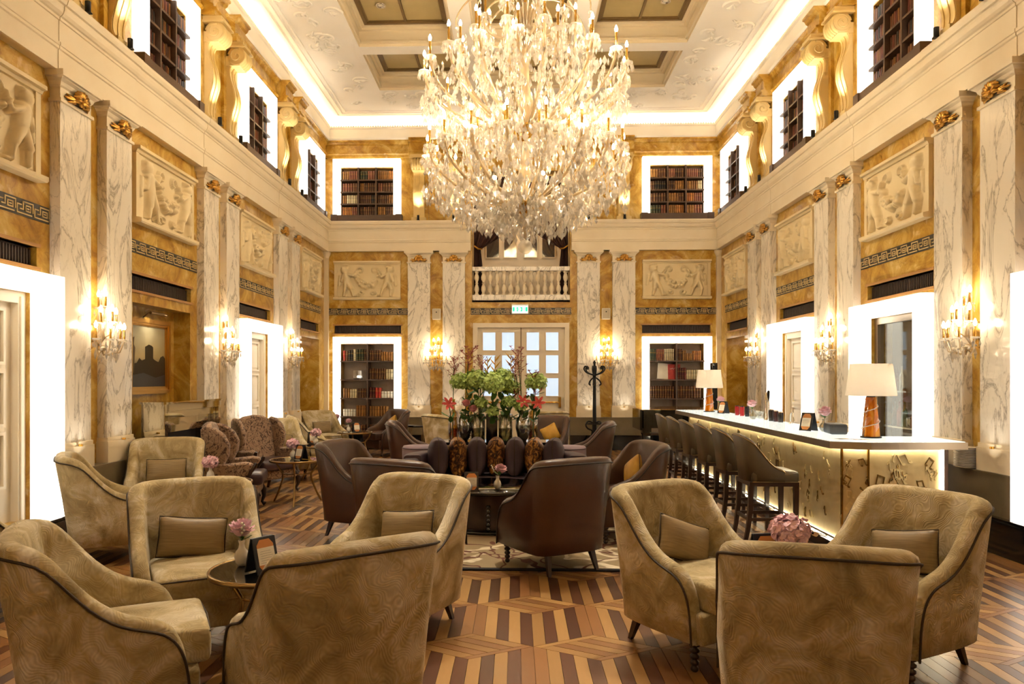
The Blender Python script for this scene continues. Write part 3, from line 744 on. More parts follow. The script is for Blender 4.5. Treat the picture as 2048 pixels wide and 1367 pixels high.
obj('balcony_floor', MB().box(-1.1, 1.1, -1.5, .0, 3.30, 3.34), [M['cream']], walls['back'])
lamp('balcony_lamp', 'POINT', wl('back', 0, -.7, 5.9), 18, WARM, .05)
M['curtain'] = cloudy('burgundy_damask', '#2b120e', '#4d2a1f', 14, .6, obj=True)
def curtain(sg):
    mb = MB(); nt, na = 26, 40; rows = []
    for i in range(nt + 1):
        t = i / nt; z = 6.22 - 2.86 * t
        if t < .56: q = t / .56; wd = .92 * (1 - q ** 3.2) + .15
        else: q = (t - .56) / .44; wd = .15 + .13 * q
        row = []
        for j in range(na + 1):
            a = j / na; sag = 0 if t > .56 else -.42 * a * (1 - a) * t / .56 * 1.2 - .38 * a * (t / .56) ** 1.5 * (1 - t / .56) * 2
            row.append((sg * (1.08 - wd * a), -.34 + .035 * math.sin(a * 34 + t * 2) - .02 * math.cos(a * 13), z + sag))
        rows.append(row)
    vs = [p for r in rows for p in r]; n = na + 1
    return mb.add(vs, [(i * n + j, i * n + j + 1, (i + 1) * n + j + 1, (i + 1) * n + j) for i in range(nt) for j in range(na)], 0, True)
for sg, nm in ((1, 'left'), (-1, 'right')):
    c = thing('curtain', 'dark burgundy curtain tied back at the %s side of the balcony' % nm, 'curtain', wl('back', 0, 0, 0), wrot('back'), 'balcony curtains')
    obj('drape', curtain(sg), [M['curtain']], c); obj('tieback', MB().tube([(sg * 1.07, -.28, 4.62), (sg * .98, -.27, 4.55), (sg * .90, -.31, 4.56), (sg * .92, -.40, 4.58), (sg * 1.07, -.40, 4.62)], .022, 6), [M['gold']], c)
# --- books
BC = {'brown': ('#4a2a18', '#6e4426'), 'tan': ('#8a5a28', '#b9843f'), 'orange': ('#a5622a', '#cf8c3f'), 'dark green': ('#20281a', '#39432a'), 'black': ('#15120f', '#2a241e'), 'dark red': ('#4a1512', '#72241c'), 'red': ('#9c1f1f', '#c23a30'), 'cream': ('#cdb98c', '#e5d6ac'), 'white': ('#e8dfca', '#f6efdd'), 'reddish': ('#7b4330', '#9c5f45')}
bookm = {}
for nm, (lo, hi) in BC.items():
    t = NT('book_' + nm.replace(' ', '_')); oi = t.n('ShaderNodeObjectInfo').outputs['Random']; c = t.mix(oi, C(lo), C(hi))
    sx = t.n('ShaderNodeSeparateXYZ'); t.l(t.ob(), sx.inputs[0]); z = sx.outputs[2]
    rb = t.ramp(z, [(0, (0, 0, 0, 1)), (.10, (1, 1, 1, 1)), (.13, (0, 0, 0, 1)), (.28, (1, 1, 1, 1)), (.30, (0, 0, 0, 1)), (.62, (.6, .6, .6, 1)), (.74, (0, 0, 0, 1)), (.86, (1, 1, 1, 1)), (.88, (0, 0, 0, 1))], 'CONSTANT')
    t.col(t.mix(t.math('MULTIPLY', rb, .55), c, C('#c79a4a') if nm not in ('tan', 'cream', 'white', 'orange') else C('#3a2415'))); t.set(Roughness=.5)
    bookm[nm] = MB().prism([(-.5, -.5), (.5, -.5), (.5, .36), (.32, .47), (0, .5), (-.32, .47), (-.5, .36)], 0, 1, 0, None).mesh('book', [t.m])
nbook = [0]
ORD = ['first', 'second', 'third', 'fourth', 'fifth', 'sixth', 'seventh', 'eighth', 'ninth', 'tenth', 'eleventh', 'twelfth', 'thirteenth', 'fourteenth']
def book(side, u, w_, z, th, dep, h, col, where, k, grp):
    nbook[0] += 1
    o = obj('book', bookm[col], None, None, wl(side, u, w_, z), (0, 0, wrot(side)), (th, dep, h))
    o['label'] = '%s leather book, %s from left, %s' % (col, ORD[k], where); o['category'] = 'book'; o['group'] = grp
    return o
def fill(side, u0, u1, w_, z, runs, hmax, dep, where, grp):
    tot = sum(r[0] for r in runs); k = 0; pad = .006; un = (u1 - u0 - pad * 2) / tot
    for n, col, h in runs:
        for _ in range(n):
            th = un * .93; book(side, u1 - pad - un * (k + .5), w_, z, th, dep, hmax * h * rnd.uniform(.96, 1.0), col, where, k, grp); k += 1
def bookcase_frame(t, hw, zt, zb, shelves, uprights, dep_in, dep_out, sh=.03):
    obj('back_panel', MB().box(-hw, hw, -dep_in, -dep_in + .012, zb, zt), [M['walnut2']], t)
    for z in shelves: obj('shelf', MB().box(-hw - .02, hw + .02, -dep_in + .012, dep_out, z - sh, z), [M['walnut']], t)
    for u in uprights: obj('upright', MB().box(u - .016, u + .016, -dep_in + .012, dep_out + .005, zb, zt), [M['walnut']], t)
m_sill = MB().box(-.79, .79, -.0, .155, 5.115, 5.25).box(-.80, -.66, 0, .17, 5.115, 5.262).box(.66, .80, 0, .17, 5.115, 5.262).mesh('sill', [M['walnut']])
UZ = [5.26, 5.53, 5.80, 6.07, 6.34]
def upper_case(side, c, label):
    t = thing('bookcase', label, 'bookcase', wl(side, c, 0, 0), wrot(side), 'lit bookcases above the ledge')
    obj('light_surround', m_uport, None, t); obj('sill', m_sill, None, t)
    bookcase_frame(t, .60, 6.34, 5.26, UZ[1:4], (-.2, .2), .19, .06, .028)
    for u in (-.595, .595): obj('side_panel', MB().box(u - .006, u + .006, -.19, -.02, 5.26, 6.34), [M['walnut']], t)
    return t
CW = ['left', 'middle', 'right']; RWD = ['top row', 'second row', 'third row', 'bottom row']
ucols = [[['tan', 'reddish'], ['dark green', 'reddish'], ['tan', 'orange']], [['reddish', 'brown'], ['tan', 'brown'], ['reddish', 'brown']], [['tan', 'cream'], ['brown', 'black'], ['brown', 'tan']], [['orange', 'reddish'], ['brown', 'brown'], ['tan', 'brown']]]
for s, nm in ((1, 'left'), (-1, 'right')):
    upper_case('back', 3.47 * s, 'walnut bookcase in a white light frame, back wall upper %s' % nm)
    for r in range(4):
        for k in range(3):
            a, b = ucols[(r + (0 if s > 0 else 1)) % 4][k if s > 0 else (k + 1) % 3]; n = rnd.choice((6, 7, 8)); n1 = rnd.randint(2, n - 2)
            c = 3.47 * s + .4 - .4 * k
            fill('back', c - .18, c + .18, -.075, UZ[3 - r] + (0 if r == 3 else 0), [(n1, a, .86), (n - n1, b, .88)], .235, .16, '%s, %s column, upper %s bookcase' % (RWD[r], CW[k], nm), 'books in the upper %s bookcase' % nm)
far = MB()
pal = [C('#4a2a18'), C('#6e4426'), C('#8a5a28'), C('#2a241e'), C('#5f2a1c'), C('#7b4330')]
for side in ('left', 'right'):
    for k in (1, 2, 3):
        upper_case(side, U(side, BAYS[k]), 'walnut bookcase in a white light frame, %s of three along the %s wall' % (('nearest', 'middle', 'farthest')[k - 1], side))
        for r in range(4):
            for q in range(3):
                n = rnd.choice((7, 8, 9)); un = .35 / n
                for i in range(n):
                    h = .235 * rnd.uniform(.8, .9); u = U(side, BAYS[k]) - .4 + .4 * q - .175 + un * (i + .5)
                    P = [wl(side, u + a * un * .47, -.075 + b, UZ[r] + z) for z in (0, h) for a, b in ((-1, -.08), (1, -.08), (1, .06), (.6, .08), (-.6, .08), (-1, .06))]
                    far.add(P, [(5, 4, 3, 2, 1, 0), (6, 7, 8, 9, 10, 11)] + [(j, (j + 1) % 6, 6 + (j + 1) % 6, 6 + j) for j in range(6)], 0)
t = NT('old_leather_books'); ri = t.n('ShaderNodeNewGeometry').outputs['Random Per Island']; t.col(t.ramp(ri, [(i / 6, c) for i, c in enumerate(pal)], 'CONSTANT')); t.set(Roughness=.5)
obj('shelved_books', far, [t.m], kind='stuff', label='rows of old leather books filling the side wall bookcases', category='books')
LZ = [1.985, 1.566, 1.145, .73, .36]; LH = [.33, .33, .33, .33, .30]
def added_front_cases():  # empty glowing frames added behind the camera to brighten the chair backs
    for s, nm in ((-1, 'left'), (1, 'right')):
        upper_case('front', 3.47 * s, 'empty bookcase with glowing frame, added unseen, upper %s of the wall behind the viewer' % nm)
        t = thing('bookcase', 'tall empty bookcase with glowing frame, added unseen, %s on the wall behind the viewer' % nm, 'bookcase', wl('front', 3.47 * s, 0, 0), wrot('front'), 'tall lit bookcases')
        obj('light_surround', m_bport, None, t); bookcase_frame(t, .615, 2.37, .33, LZ, (0,), .33, .04)
added_front_cases()
def lower_case(s, nm, rows):
    c = 3.47 * s
    t = thing('bookcase', 'tall walnut bookcase in a white light frame, %s of the entrance' % nm, 'bookcase', wl('back', c, 0, 0), wrot('back'), 'tall lit bookcases')
    obj('light_surround', m_bport, None, t); bookcase_frame(t, .615, 2.37, .33, LZ, (0,), .33, .04)
    RN = ['top shelf', 'second shelf', 'third shelf', 'fourth shelf', 'bottom shelf']
    for r, cells in enumerate(rows):
        for q, runs in enumerate(cells):
            if not runs: continue
            uc = c + (.30 if q == 0 else -.30); full = runs[0] if isinstance(runs[0], float) else 1.0
            runs = [x for x in runs if not isinstance(x, float)]
            fill('back', uc + .28 - .55 * full, uc + .28, -.13, LZ[r], runs, LH[r], .2, '%s %s half, bookcase %s of the entrance' % (RN[r], ('left', 'right')[q], nm), 'books in the tall %s bookcase' % nm)
lower_case(1, 'left', [[[(1, 'red', .7), (1, 'brown', .68), (2, 'black', .75), (1, 'cream', .8), (3, 'dark green', .8), (1, 'brown', .8)], [(5, 'brown', .74), (5, 'tan', .62)]],
                       [None, [(7, 'brown', .75), (3, 'cream', .7)]], [[(3, 'tan', .66), (3, 'cream', .6), (4, 'brown', .66)], [(2, 'dark red', .72), (2, 'red', .7), (4, 'white', .45)]],
                       [[(5, 'white', .48), (4, 'tan', .75)], [.8, (7, 'tan', .7)]], [[(7, 'brown', .6)], [.6, (4, 'brown', .6)]]])
lower_case(-1, 'right', [[[(3, 'dark green', .82), (4, 'reddish', .78), (5, 'cream', .8)], [(3, 'brown', .8), (2, 'tan', .7), (4, 'tan', .5), (4, 'orange', .68)]],
                        [None, [.95, (4, 'dark red', .8), (6, 'cream', .65)]], [[(10, 'brown', .84)], [(9, 'brown', .84)]], [None, None], [None, None]])
# things shown singly on those shelves
def single(name, mb, mats, u, w_, z, label, cat, rot=(0, 0, 0)):
    return obj(name, mb, mats, None, wl('back', u, w_, z), (rot[0], rot[1], wrot('back') + rot[2]), label=label, category=cat)
single('book', MB().box(-.15, .15, -.02, .02, 0, .36).box(-.02, .02, .02, .022, .16, .25), [M['paper']], -3.21, -.10, 1.566, 'large cream book leaning face out on the right bookcase', 'book', (R(8), R(-5), 0))
t = thing('book', 'bright red book standing face out on the right bookcase', 'book', wl('back', -3.64 + .20, -.10, 1.566), wrot('back'))
obj('cover', MB().box(-.135, .135, -.02, .02, 0, .34), [M['redpetal']], t)
obj('white_script', MB().tube([(.10, .022, .23), (.06, .022, .235), (.04, .022, .25), (.02, .022, .225), (-.01, .022, .25), (-.04, .022, .235), (-.07, .022, .27), (-.09, .022, .24)], .006, 4), [M['white']], t)
t = thing('glass_cube', 'lit clear glass cube on the second shelf of the left bookcase', 'ornament', wl('back', 3.47 + .24, -.1, 1.566), wrot('back'))
obj('cube', MB().box(-.09, .09, -.07, .07, .02, .20), [thinglass('ornament_glass', '#ffffff', .6)], t); obj('stand', MB().box(-.09, .09, -.07, .07, 0, .02), [M['blackmetal']], t); obj('glow_core', MB().sphere((0, 0, .06), .025, 8, 5), [glow('ornament_lamp', '#fff4e0', 5)], t)
for z, l in ((.73, 'lying on the fourth shelf of the right bookcase'),): single('book', MB().box(-.09, .09, -.12, .1, 0, .03), [M['brass']], -3.3, -.1, z, 'small gilt book ' + l, 'book')
# --- exit sign, speakers
t = thing('exit_sign', 'illuminated green and white emergency exit sign above the door', 'sign', wl('back', .02, .05, 3.05), wrot('back'))
obj('housing', MB().box(-.19, .19, -.05, .02, -.02, .20), [M['white']], t)
obj('lit_panel', MB().box(-.175, .175, .02, .025, .0, .165), [glow('sign_white', '#eafff6', .55)], t)
sg = MB()
for a, b, c, d in ((.125, .165, .035, .13), (.085, .095, .035, .13), (-.165, -.12, .035, .13), (-.10, -.09, .035, .13)): sg.box(a, b, .024, .028, c, d)
sg.prism([(.035, .035), (.075, .035), (.075, .06), (.06, .08), (.075, .10), (.075, .13), (.035, .13), (.05, .1), (.03, .083), (.05, .066)], -.028, -.024, 0, XZ)
sg.prism([(-.005, .13), (-.05, .13), (-.05, .035), (-.005, .035), (-.005, .055), (-.025, .065), (-.025, .10), (-.005, .11)], -.028, -.024, 0, XZ)
obj('green_pictogram', sg, [glow('sign_green', '#00b884', .8)], t)
for s, nm in ((1, 'left'), (-1, 'right')):
    t = thing('wall_speaker', 'small white wall speaker between the %s back pilasters' % nm, 'speaker', wl('back', 1.9 * s, 0, 3.03), wrot('back'), 'wall speakers')
    obj('cabinet', MB().softbox((0, .04, 0), (.095, .04, .125), .015), [M['white']], t); obj('grille', MB().box(-.08, .08, .08, .084, -.11, .11), [plain('grille_grey', '#cbbda3', .7)], t); obj('badge', MB().box(-.012, .012, .084, .087, .03, .055), [M['blackmetal']], t)
# --- ledge uplights
m_ul = MB().lathe([(.028, 0), (.028, .1), (.024, .1), (.022, .085)], 10).mesh('spot_body', [M['blackmetal']]); m_uf = MB().box(-.03, .03, -.03, .03, -.012, .0).mesh('foot', [M['blackmetal']])
for side in ('left', 'right', 'back'):
    for k, y in enumerate(PAIRS[1:] if side != 'back' else (XC - 1.9, XC + 1.9)):
        for s in (-1, 1):
            u = U(side, y) + s * PO; far_ = (s > 0) == (side != 'left')
            wh = '%s of the %s console pair, %s wall' % ('far' if far_ else 'near', ('nearest', 'middle', 'farthest')[k], side) if side != 'back' else '%s of the %s console pair, back wall' % ('outer' if (s > 0) == (u > 0) else 'inner', ('left', 'right')[k])
            t = thing('uplight', 'small black ledge spotlight at the ' + wh, 'spotlight', wl(side, u, .215, 5.122), wrot(side), 'ledge spotlights')
            obj('spot_body', m_ul, None, t, (0, 0, .0)); obj('foot', m_uf, None, t, (0, 0, 0))
            lamp('uplight_beam', 'SPOT', (0, .05, .12), 30, WARMW, .04, (R(180 + 7), 0, 0), 66, 1.0, t)
# --- wall sconces
cr = MB()
def drop(mb, c, h, r, M_=None):
    x, y, z = c
    mb.add([(x, y, z), (x + r, y, z - h * .55), (x, y + r * .5, z - h * .55), (x - r, y, z - h * .55), (x, y - r * .5, z - h * .55), (x, y, z - h)], [(0, 1, 2), (0, 2, 3), (0, 3, 4), (0, 4, 1), (5, 2, 1), (5, 3, 2), (5, 4, 3), (5, 1, 4)], 0, False, M_)
drop(cr, (0, 0, 0), .10, .024); cr.sphere((0, 0, .01), .011, 6, 4)
m_drop = cr.mesh('crystal_pendant', [M['crystal']])
m_cand = MB().lathe([(.011, 0), (.011, .11), (.008, .115)], 8).mesh('candle', [M['brass']])
m_bulb = MB().lathe([(.007, .112), (.016, .13), (.018, .145), (.012, .165), (.003, .185)], 8).mesh('bulb', [M['bulb']])
m_bob = MB().lathe([(.012, -.01), (.03, -.005), (.045, .008), (.043, .012), (.012, .0)], 10).mesh('drip_pan', [M['crystal']])
SC = [(-.23, .20, 1.98), (-.13, .29, 1.98), (0, .32, 1.98), (.13, .29, 1.98), (.23, .20, 1.98), (-.14, .20, 2.14), (0, .24, 2.16), (.14, .20, 2.14), (-.05, .14, 2.32), (.06, .13, 2.30)]
def sconce(side, u, label):
    t = thing('wall_sconce', label, 'sconce', wl(side, u, 0, 0), wrot(side), 'crystal wall sconces')
    obj('backplate', MB().slab([(.055 * math.cos(R(a)), .13 * math.sin(R(a))) for a in range(0, 360, 30)], .03, .01, 0, T(0, .03, 2.02) @ XZ), [M['brass']], t)
    obj('stem', MB().tube([(0, .03, 2.0), (0, .10, 1.93), (0, .14, 2.0), (0, .13, 2.2), (0, .12, 2.44)], [.012, .012, .02, .012, .006], 8).sphere((0, .13, 1.90), (.05, .05, .03), 10, 6), [M['crystalarm']], t)
    for i, (x, y, z) in enumerate(SC):
        obj('arm', MB().tube([(0, .13, z - .10), (x * .4, .13 + (y - .13) * .3, z - .15), (x * .8, .13 + (y - .13) * .8, z - .12), (x, y, z - .005)], .008, 5), [M['crystalarm']], t)
        c = obj('candle', m_cand, None, t, (x, y, z)); obj('bulb', m_bulb, None, c); obj('drip_pan', m_bob, None, c)
        for q in range(3):
            a = q * 2.1 + i; obj('crystal_pendant', m_drop, None, t, (x + .04 * math.cos(a), y + .04 * math.sin(a), z - .01), scale=.8)
    for q in range(9):
        a = R(20 + 140 * q / 8); obj('crystal_pendant', m_drop, None, t, (.17 * math.cos(a), .10 + .16 * math.sin(a), 1.90 - .03 * (q % 2)), scale=1.25)
    for q in range(5): obj('crystal_pendant', m_drop, None, t, (-.06 + .03 * q, .14, 2.44 + .03 * (q % 2)), scale=.7)
    lamp('sconce_glow', 'POINT', (0, .245, 2.30), 15, WARM, .02, parent=t)
for side in ('left', 'right'):
    for k, y in enumerate(PAIRS[1:]): sconce(side, U(side, y), 'crystal candle sconce, %s of three in view on the %s wall' % (('nearest', 'middle', 'farthest')[k], side))
    sconce(side, U(side, PAIRS[0]), 'crystal candle sconce on the %s wall nearest the viewer, unseen, added for light' % side)  # unseen side sconces added to light surfaces that face the camera
    sconce(side, U(side, 1.04), 'crystal candle sconce on the %s wall beside the viewer, unseen, added for light' % side)
for s, nm in ((-1, 'left'), (1, 'right')): sconce('front', 1.9 * s, 'unseen crystal candle sconce added for light on the wall behind the viewer, %s' % nm)  # added out of view to light the near chairs from behind the camera
for s, nm in ((1, 'left'), (-1, 'right')): sconce('back', 1.9 * s, 'crystal candle sconce on the back wall %s of the door' % nm)
# --- painting and mirrored chimneypiece, left bay
pc = U('left', 9.0)
t = thing('painting', 'gilt framed landscape painting with a dark tower above the mantel', 'painting', wl('left', pc, -.22, 1.86), wrot('left'))
mb = MB(); hw, hh = .54, .46
for k, (i0, i1, d) in enumerate(((0, .05, .05), (.05, .075, .035), (.075, .09, .02))):
    for a, b, c, d_ in ((-hw + i0, -hw + i1, -hh + i0, hh - i0), (hw - i1, hw - i0, -hh + i0, hh - i0), (-hw + i1, hw - i1, hh - i1, hh - i0), (-hw + i1, hw - i1, -hh + i0, -hh + i1)): mb.box(a, b, .004, d, c, d_)
obj('gilt_frame', mb, [M['gold']], t)
tt = NT('old_sky_canvas'); sx = tt.n('ShaderNodeSeparateXYZ'); tt.l(tt.ob(), sx.inputs[0])
tt.col(tt.mix(tt.math('MULTIPLY', tt.noise(tt.ob(), 4, 5), .6), tt.ramp(tt.math('ADD', sx.outputs[2], .5), [(.05, C('#2a2012')), (.35, C('#4a391e')), (.5, C('#b39a5a')), (.75, C('#b7ab84')), (.95, C('#8d8a74'))]), C('#8a7a50'))); tt.set(Roughness=.35)
obj('canvas', MB().box(-.46, .46, .005, .012, -.38, .38), [tt.m], t)
dk = plain('old_paint_dark', '#33260f', .55, spec=.2); dk2 = plain('old_paint_brown', '#5b4626', .55, spec=.2)
obj('painted_tower', MB().prism([(-.46, -.36), (-.46, -.02), (-.40, .02), (-.33, .0), (-.28, -.06), (-.22, -.05), (-.16, -.03), (-.14, -.02), (-.14, .12), (-.10, .14), (-.03, .15), (.06, .12), (.06, -.03), (.14, -.05), (.20, -.02), (.26, -.08), (.40, -.1), (.46, -.12), (.46, -.36)], -.0135, -.012, 0, XZ), [dk], t)
obj('painted_ruin', MB().prism([(.46, -.2), (.46, .34), (.40, .30), (.36, .22), (.32, .23), (.33, .14), (.30, .10), (.33, -.2)], -.0145, -.0135, 0, XZ), [dk2], t)
obj('painted_foreground', MB().prism([(-.46, -.38), (-.46, -.22), (-.2, -.26), (.1, -.2), (.46, -.24), (.46, -.38)], -.0155, -.0145, 0, XZ), [plain('old_paint_shadow', '#1d160d', .4)], t)
t2 = thing('picture_light', 'slim brass picture light above the framed landscape', 'lamp', wl('left', pc, -.22, 2.36), wrot('left'))
obj('arm', MB().tube([(.1, .01, -.02), (.1, .08, .04), (.05, .14, .03)], .008, 6), [M['bronze']], t2); obj('hood', MB().tube([(-.2, .15, .025), (.2, .15, .025)], .018, 8), [M['bronze']], t2)
lamp('picture_light_beam', 'SPOT', (0, .16, .0), 4, WARMW, .03, (R(-35), 0, 0), 120, .8, t2)
t = thing('mirrored_mantelpiece', 'stepped mirrored glass chimneypiece with dark firebox under the painting', 'mantelpiece', wl('left', U('left', 8.95), .14, 0), wrot('left'))
mir = plain('bevelled_mirror', '#d9d3c0', .03, 1)
for k in range(4):
    o_ = .78 - .075 * k; i_ = o_ - .07; z1 = 1.30 - .085 * k; d = .27 - .035 * k
    obj('mirror_step', MB().box(-o_, -i_, 0, d, 0, z1).box(i_, o_, 0, d, 0, z1).box(-i_, i_, 0, d, z1 - .08, z1), [mir], t)
obj('mantel_shelf', MB().box(-.79, .79, -.02, .29, 1.30, 1.325), [mir], t); obj('firebox', MB().box(-.485, .485, .0, .06, .0, .97), [plain('firebox_black', '#0b0c12', .5)], t)
# ================================================================ SEATING
def face(fx, fy): return math.atan2(fy, fx) - math.pi / 2
ST = [(0, -.365, .945), (.10, -.364, .945), (.20, -.360, .943), (.28, -.340, .936), (.33, -.295, .918), (.352, -.235, .868), (.362, -.165, .785), (.367, -.09, .70), (.370, -.01, .636), (.371, .06, .602), (.371, .13, .58), (.370, .185, .558), (.369, .225, .525), (.367, .255, .475), (.366, .275, .41), (.365, .287, .32), (.365, .293, .22), (.365, .295, .17)]
def tub_shell():
    half = crom(ST, 2); full = [(-x, y, z) for x, y, z in half[:0:-1]] + half
    n = len(full); rings = []; pipe = []
    for i, (x, y, top) in enumerate(full):
        a, b = full[max(i - 1, 0)], full[min(i + 1, n - 1)]
        tx, ty = b[0] - a[0], b[1] - a[1]; L = math.hypot(tx, ty) or 1
        nx, ny = ty / L, -tx / L
        if nx * x + ny * (y + .05) < 0: nx, ny = -nx, -ny
        back = max(0, -ny); k = max(0, min(1, (top - .5) / .42))
        lean = (.015 + .075 * back) * k; th = .085 + .03 * back * k; r = min(.042, max(.006, (top - .16) / 2)); tin = .02 * (1 - k)
        def P(off, z): return (x + nx * off, y + ny * off, z)
        zc = max(.162, top - r)
        ring = [P(-.035, .16), P(-.012, .17), P(-.002, min(.30, zc)), P(.004 + lean * .35, .16 + (zc - .16) * .55), P(lean, zc)]
        for q in range(1, 5): an = math.pi * q / 5; ring.append(P(lean - th / 2 + th / 2 * math.cos(an), zc + r * math.sin(an)))
        ring += [P(lean - th, zc), P(lean * .5 - th - .012 * k - tin, .16 + (zc - .16) * .6), P(-th - .03, .16 + (zc - .16) * .3), P(-th - .03, .16)]
        rings.append(ring); pipe.append(P(lean + .004, zc - .004))
    return rings, pipe
def build_tub(kind, name, label, group):
    up, pp, lg = (M['velvet'], M['velvetpipe'], M['espresso']) if kind == 'velvet' else (M['leather'], M['leatherpipe'], M['espresso'])
    t = thing(name, label, 'armchair', group=group)
    rings, pipe = tub_shell()
    sh = obj('backrest_shell', MB().loft(rings), [up], t)
    obj('piping', MB().tube(pipe, .0065, 5), [pp], sh)
    obj('seat_base', MB().softbox((0, .03, .245), (.325, .305, .085), .02), [up], t)
    cu = obj('seat_cushion', MB().softbox((0, .08, .405), (.268, .305, .078), .03, (0, .012, .022)), [up], t)
    loop = [(sx * .262, sy * .30 + .075, .462) for sx, sy in ((-1, 1), (1, 1))]
    obj('cushion_piping', MB().tube([(-.25, .380, .462), (0, .392, .466), (.25, .380, .462)], .005, 5), [pp], cu)
    for s in (-1, 1):
        pr = []
        for q in range(5): z = .165 - .033 * q; pr += [(.014, z), (.030 - .002 * q, z - .010), (.030 - .002 * q, z - .022), (.014, z - .032)]
        obj('leg', MB().lathe([(r_, max(z, 0)) for r_, z in pr][::-1], 10, (s * .29, .245, 0)), [lg], t)
        r0 = [(s * .21 + dx, -.27 + dy, .17) for dx, dy in ((-.024, -.024), (.024, -.024), (.024, .024), (-.024, .024))]
        r1 = [(s * .235 + dx, -.325 + dy, 0) for dx, dy in ((-.013, -.013), (.013, -.013), (.013, .013), (-.013, .013))]
        obj('leg', MB().loft([r1, r0], sm=False), [lg], t)
    return t
tubv = None; tubl = None
def tub(kind, x, y, f, label, z=0, sc=1.0):
    global tubv, tubl
    g = 'gold velvet tub chairs' if kind == 'velvet' else 'brown leather tub chairs'
    proto = tubv if kind == 'velvet' else tubl
    if proto is None:
        proto = build_tub(kind, 'tub_armchair', label, g)
        if kind == 'velvet': tubv = proto
        else: tubl = proto
        r = proto; r.location = (x, y, z); r.rotation_euler = (0, 0, face(*f))
    else: r = dup(proto, (x, y, z), face(*f), label, g)
    return r
V = [((-1.83, 3.33), (.88, .47), 'gold velvet tub chair at the lower left corner, side towards us'),
     ((-1.94, 4.47), (.5, -.86), 'gold velvet tub chair facing us behind the front left table'),
     ((-.85, 3.30), (-.62, .79), 'gold velvet tub chair seen from behind at the front left table'),
     ((-.78, 4.72), (-.44, -.9), 'gold velvet tub chair facing left beside the front left table'),
     ((-3.60, 6.52), (.85, .52), 'gold velvet tub chair in profile against the left wall'),
     ((-3.72, 7.74), (.35, -.94), 'gold velvet tub chair facing us beside the mirrored mantelpiece'),
     ((-3.68, 4.86), (.25, .97), 'velvet tub chair cut off by the left edge of the picture'),
     ((1.29, 3.34), (.24, .97), 'gold velvet tub chair with its back to us, lower right'),
     ((1.08, 4.43), (.55, -.83), 'gold velvet tub chair facing right in front of the bar stools'),
     ((2.11, 4.26), (-.87, -.49), 'gold velvet tub chair at far lower right facing left'),
     ((-3.72, 11.66), (.6, -.8), 'gold velvet tub chair beyond the two wing chairs'),
     ((-3.60, 13.0), (.9, .3), 'gold velvet tub chair in profile far left under the niche'),
     ((-3.78, 14.6), (.7, -.7), 'gold velvet tub chair facing us near the back left corner'),
     ((-1.22, 13.6), (.75, .66), 'gold velvet tub chair behind the flower vases, left'),
     ((.60, 15.0), (-.3, .95), 'gold velvet tub chair behind the flower vases, right')]
vchairs = [tub('velvet', *p, f, l) for p, f, l in V]
LTH = [((.30, 6.30), (-.51, .86), 'brown leather tub chair with its back to us, centre'),
       ((-.88, 6.20), (.42, .91), 'brown leather tub chair seen from behind, left of centre'),
       ((-1.52, 7.50), (.95, -.30), 'brown leather tub chair at the left end of the dark coffee table'),
       ((1.02, 7.45), (-.95, -.25), 'brown leather tub chair at the right end of the dark coffee table'),
       ((-1.50, 11.1), (.95, .1), 'brown leather tub chair left of the flower table'),
       ((1.02, 11.0), (-.95, .1), 'brown leather tub chair right of the flower table'),
       ((-2.72, 15.3), (-.75, -.66), 'brown leather tub chair in front of the left tall bookcase'),
       ((.48, 12.7), (-.3, -.95), 'brown leather tub chair facing us behind the flower table')]
RUGZ = .016
lch = [tub('leather', *p, f, l, RUGZ if -1.6 < p[0] < 1.3 and p[1] < 11.5 else 0) for p, f, l in LTH]
# --- loose cushions
t = NT('bronze_silk'); t.col(t.mix(t.noise(t.mapv(t.obr(), (5, 5, 70)), 1.6, 4, .4), C('#6b5636'), C('#a58d62'))); t.set(Roughness=.5); M['cushbrown'] = t.m; M['cushgold'] = cloudy('yellow_silk', '#a87a22', '#d3a63f', 12, .45, obj=True)
def cushion(w_, h, t_, mat, name='cushion', ex=.45):
    def fn(p):
        k = max(0, 1 - (abs(p[0]) / w_) ** 2.2) * max(0, 1 - (abs(p[2]) / h) ** 2.2); p[1] *= .12 + .88 * k ** ex
        p[0] *= 1 - .05 * (1 - (p[2] / h) ** 2); p[2] *= 1 - .07 * (1 - (p[0] / w_) ** 2); return p
    b = MB().softbox((0, 0, 0), (w_, t_, h), .03, (0, 0, 0), 0, None, fn, 6)
    s = MB().tube([(x, 0, z) for x, z in ((-w_, -h), (0, -h * .95), (w_, -h), (w_ * .97, 0), (w_, h), (0, h * .95), (-w_, h), (-w_ * .97, 0))], .004, 4, loop=True)
    return b.mesh(name, [mat]), s.mesh('seam', [M['velvetpipe']])
cb = cushion(.20, .125, .07, M['cushbrown']); cg = cushion(.15, .15, .07, M['cushgold'])
def put_cushion(ch, cm, label, dx=0, dz=.60, dy=-.135, roll=0, tilt=.28, grp='bronze silk cushions'):
    fz = ch.rotation_euler.z; m = Matrix.Translation(ch.location) @ RZ(fz) @ T(dx, dy, dz) @ RX(tilt) @ RY(roll)
    t = thing('cushion', label, 'cushion', group=grp); t.matrix_world = m
    obj('cover', cm[0], None, t); obj('seam', cm[1], None, t)
for i, l, dx, ro in ((1, 'bronze cushion on the velvet chair facing us, front left', .02, -.12), (3, 'bronze cushion on the left-facing chair by the front table', 0, .1), (5, 'bronze cushion on the chair beside the mantelpiece', 0, 0),
                     (8, 'bronze cushion on the chair in front of the bar stools', -.03, -.35), (9, 'bronze cushion on the far lower right velvet chair', .0, .18), (10, 'bronze cushion on the chair beyond the wing chairs', 0, -.3), (12, 'bronze cushion on the chair near the back left corner', 0, 0)):
    put_cushion(vchairs[i], cb, l, dx, .60, -.14, ro)
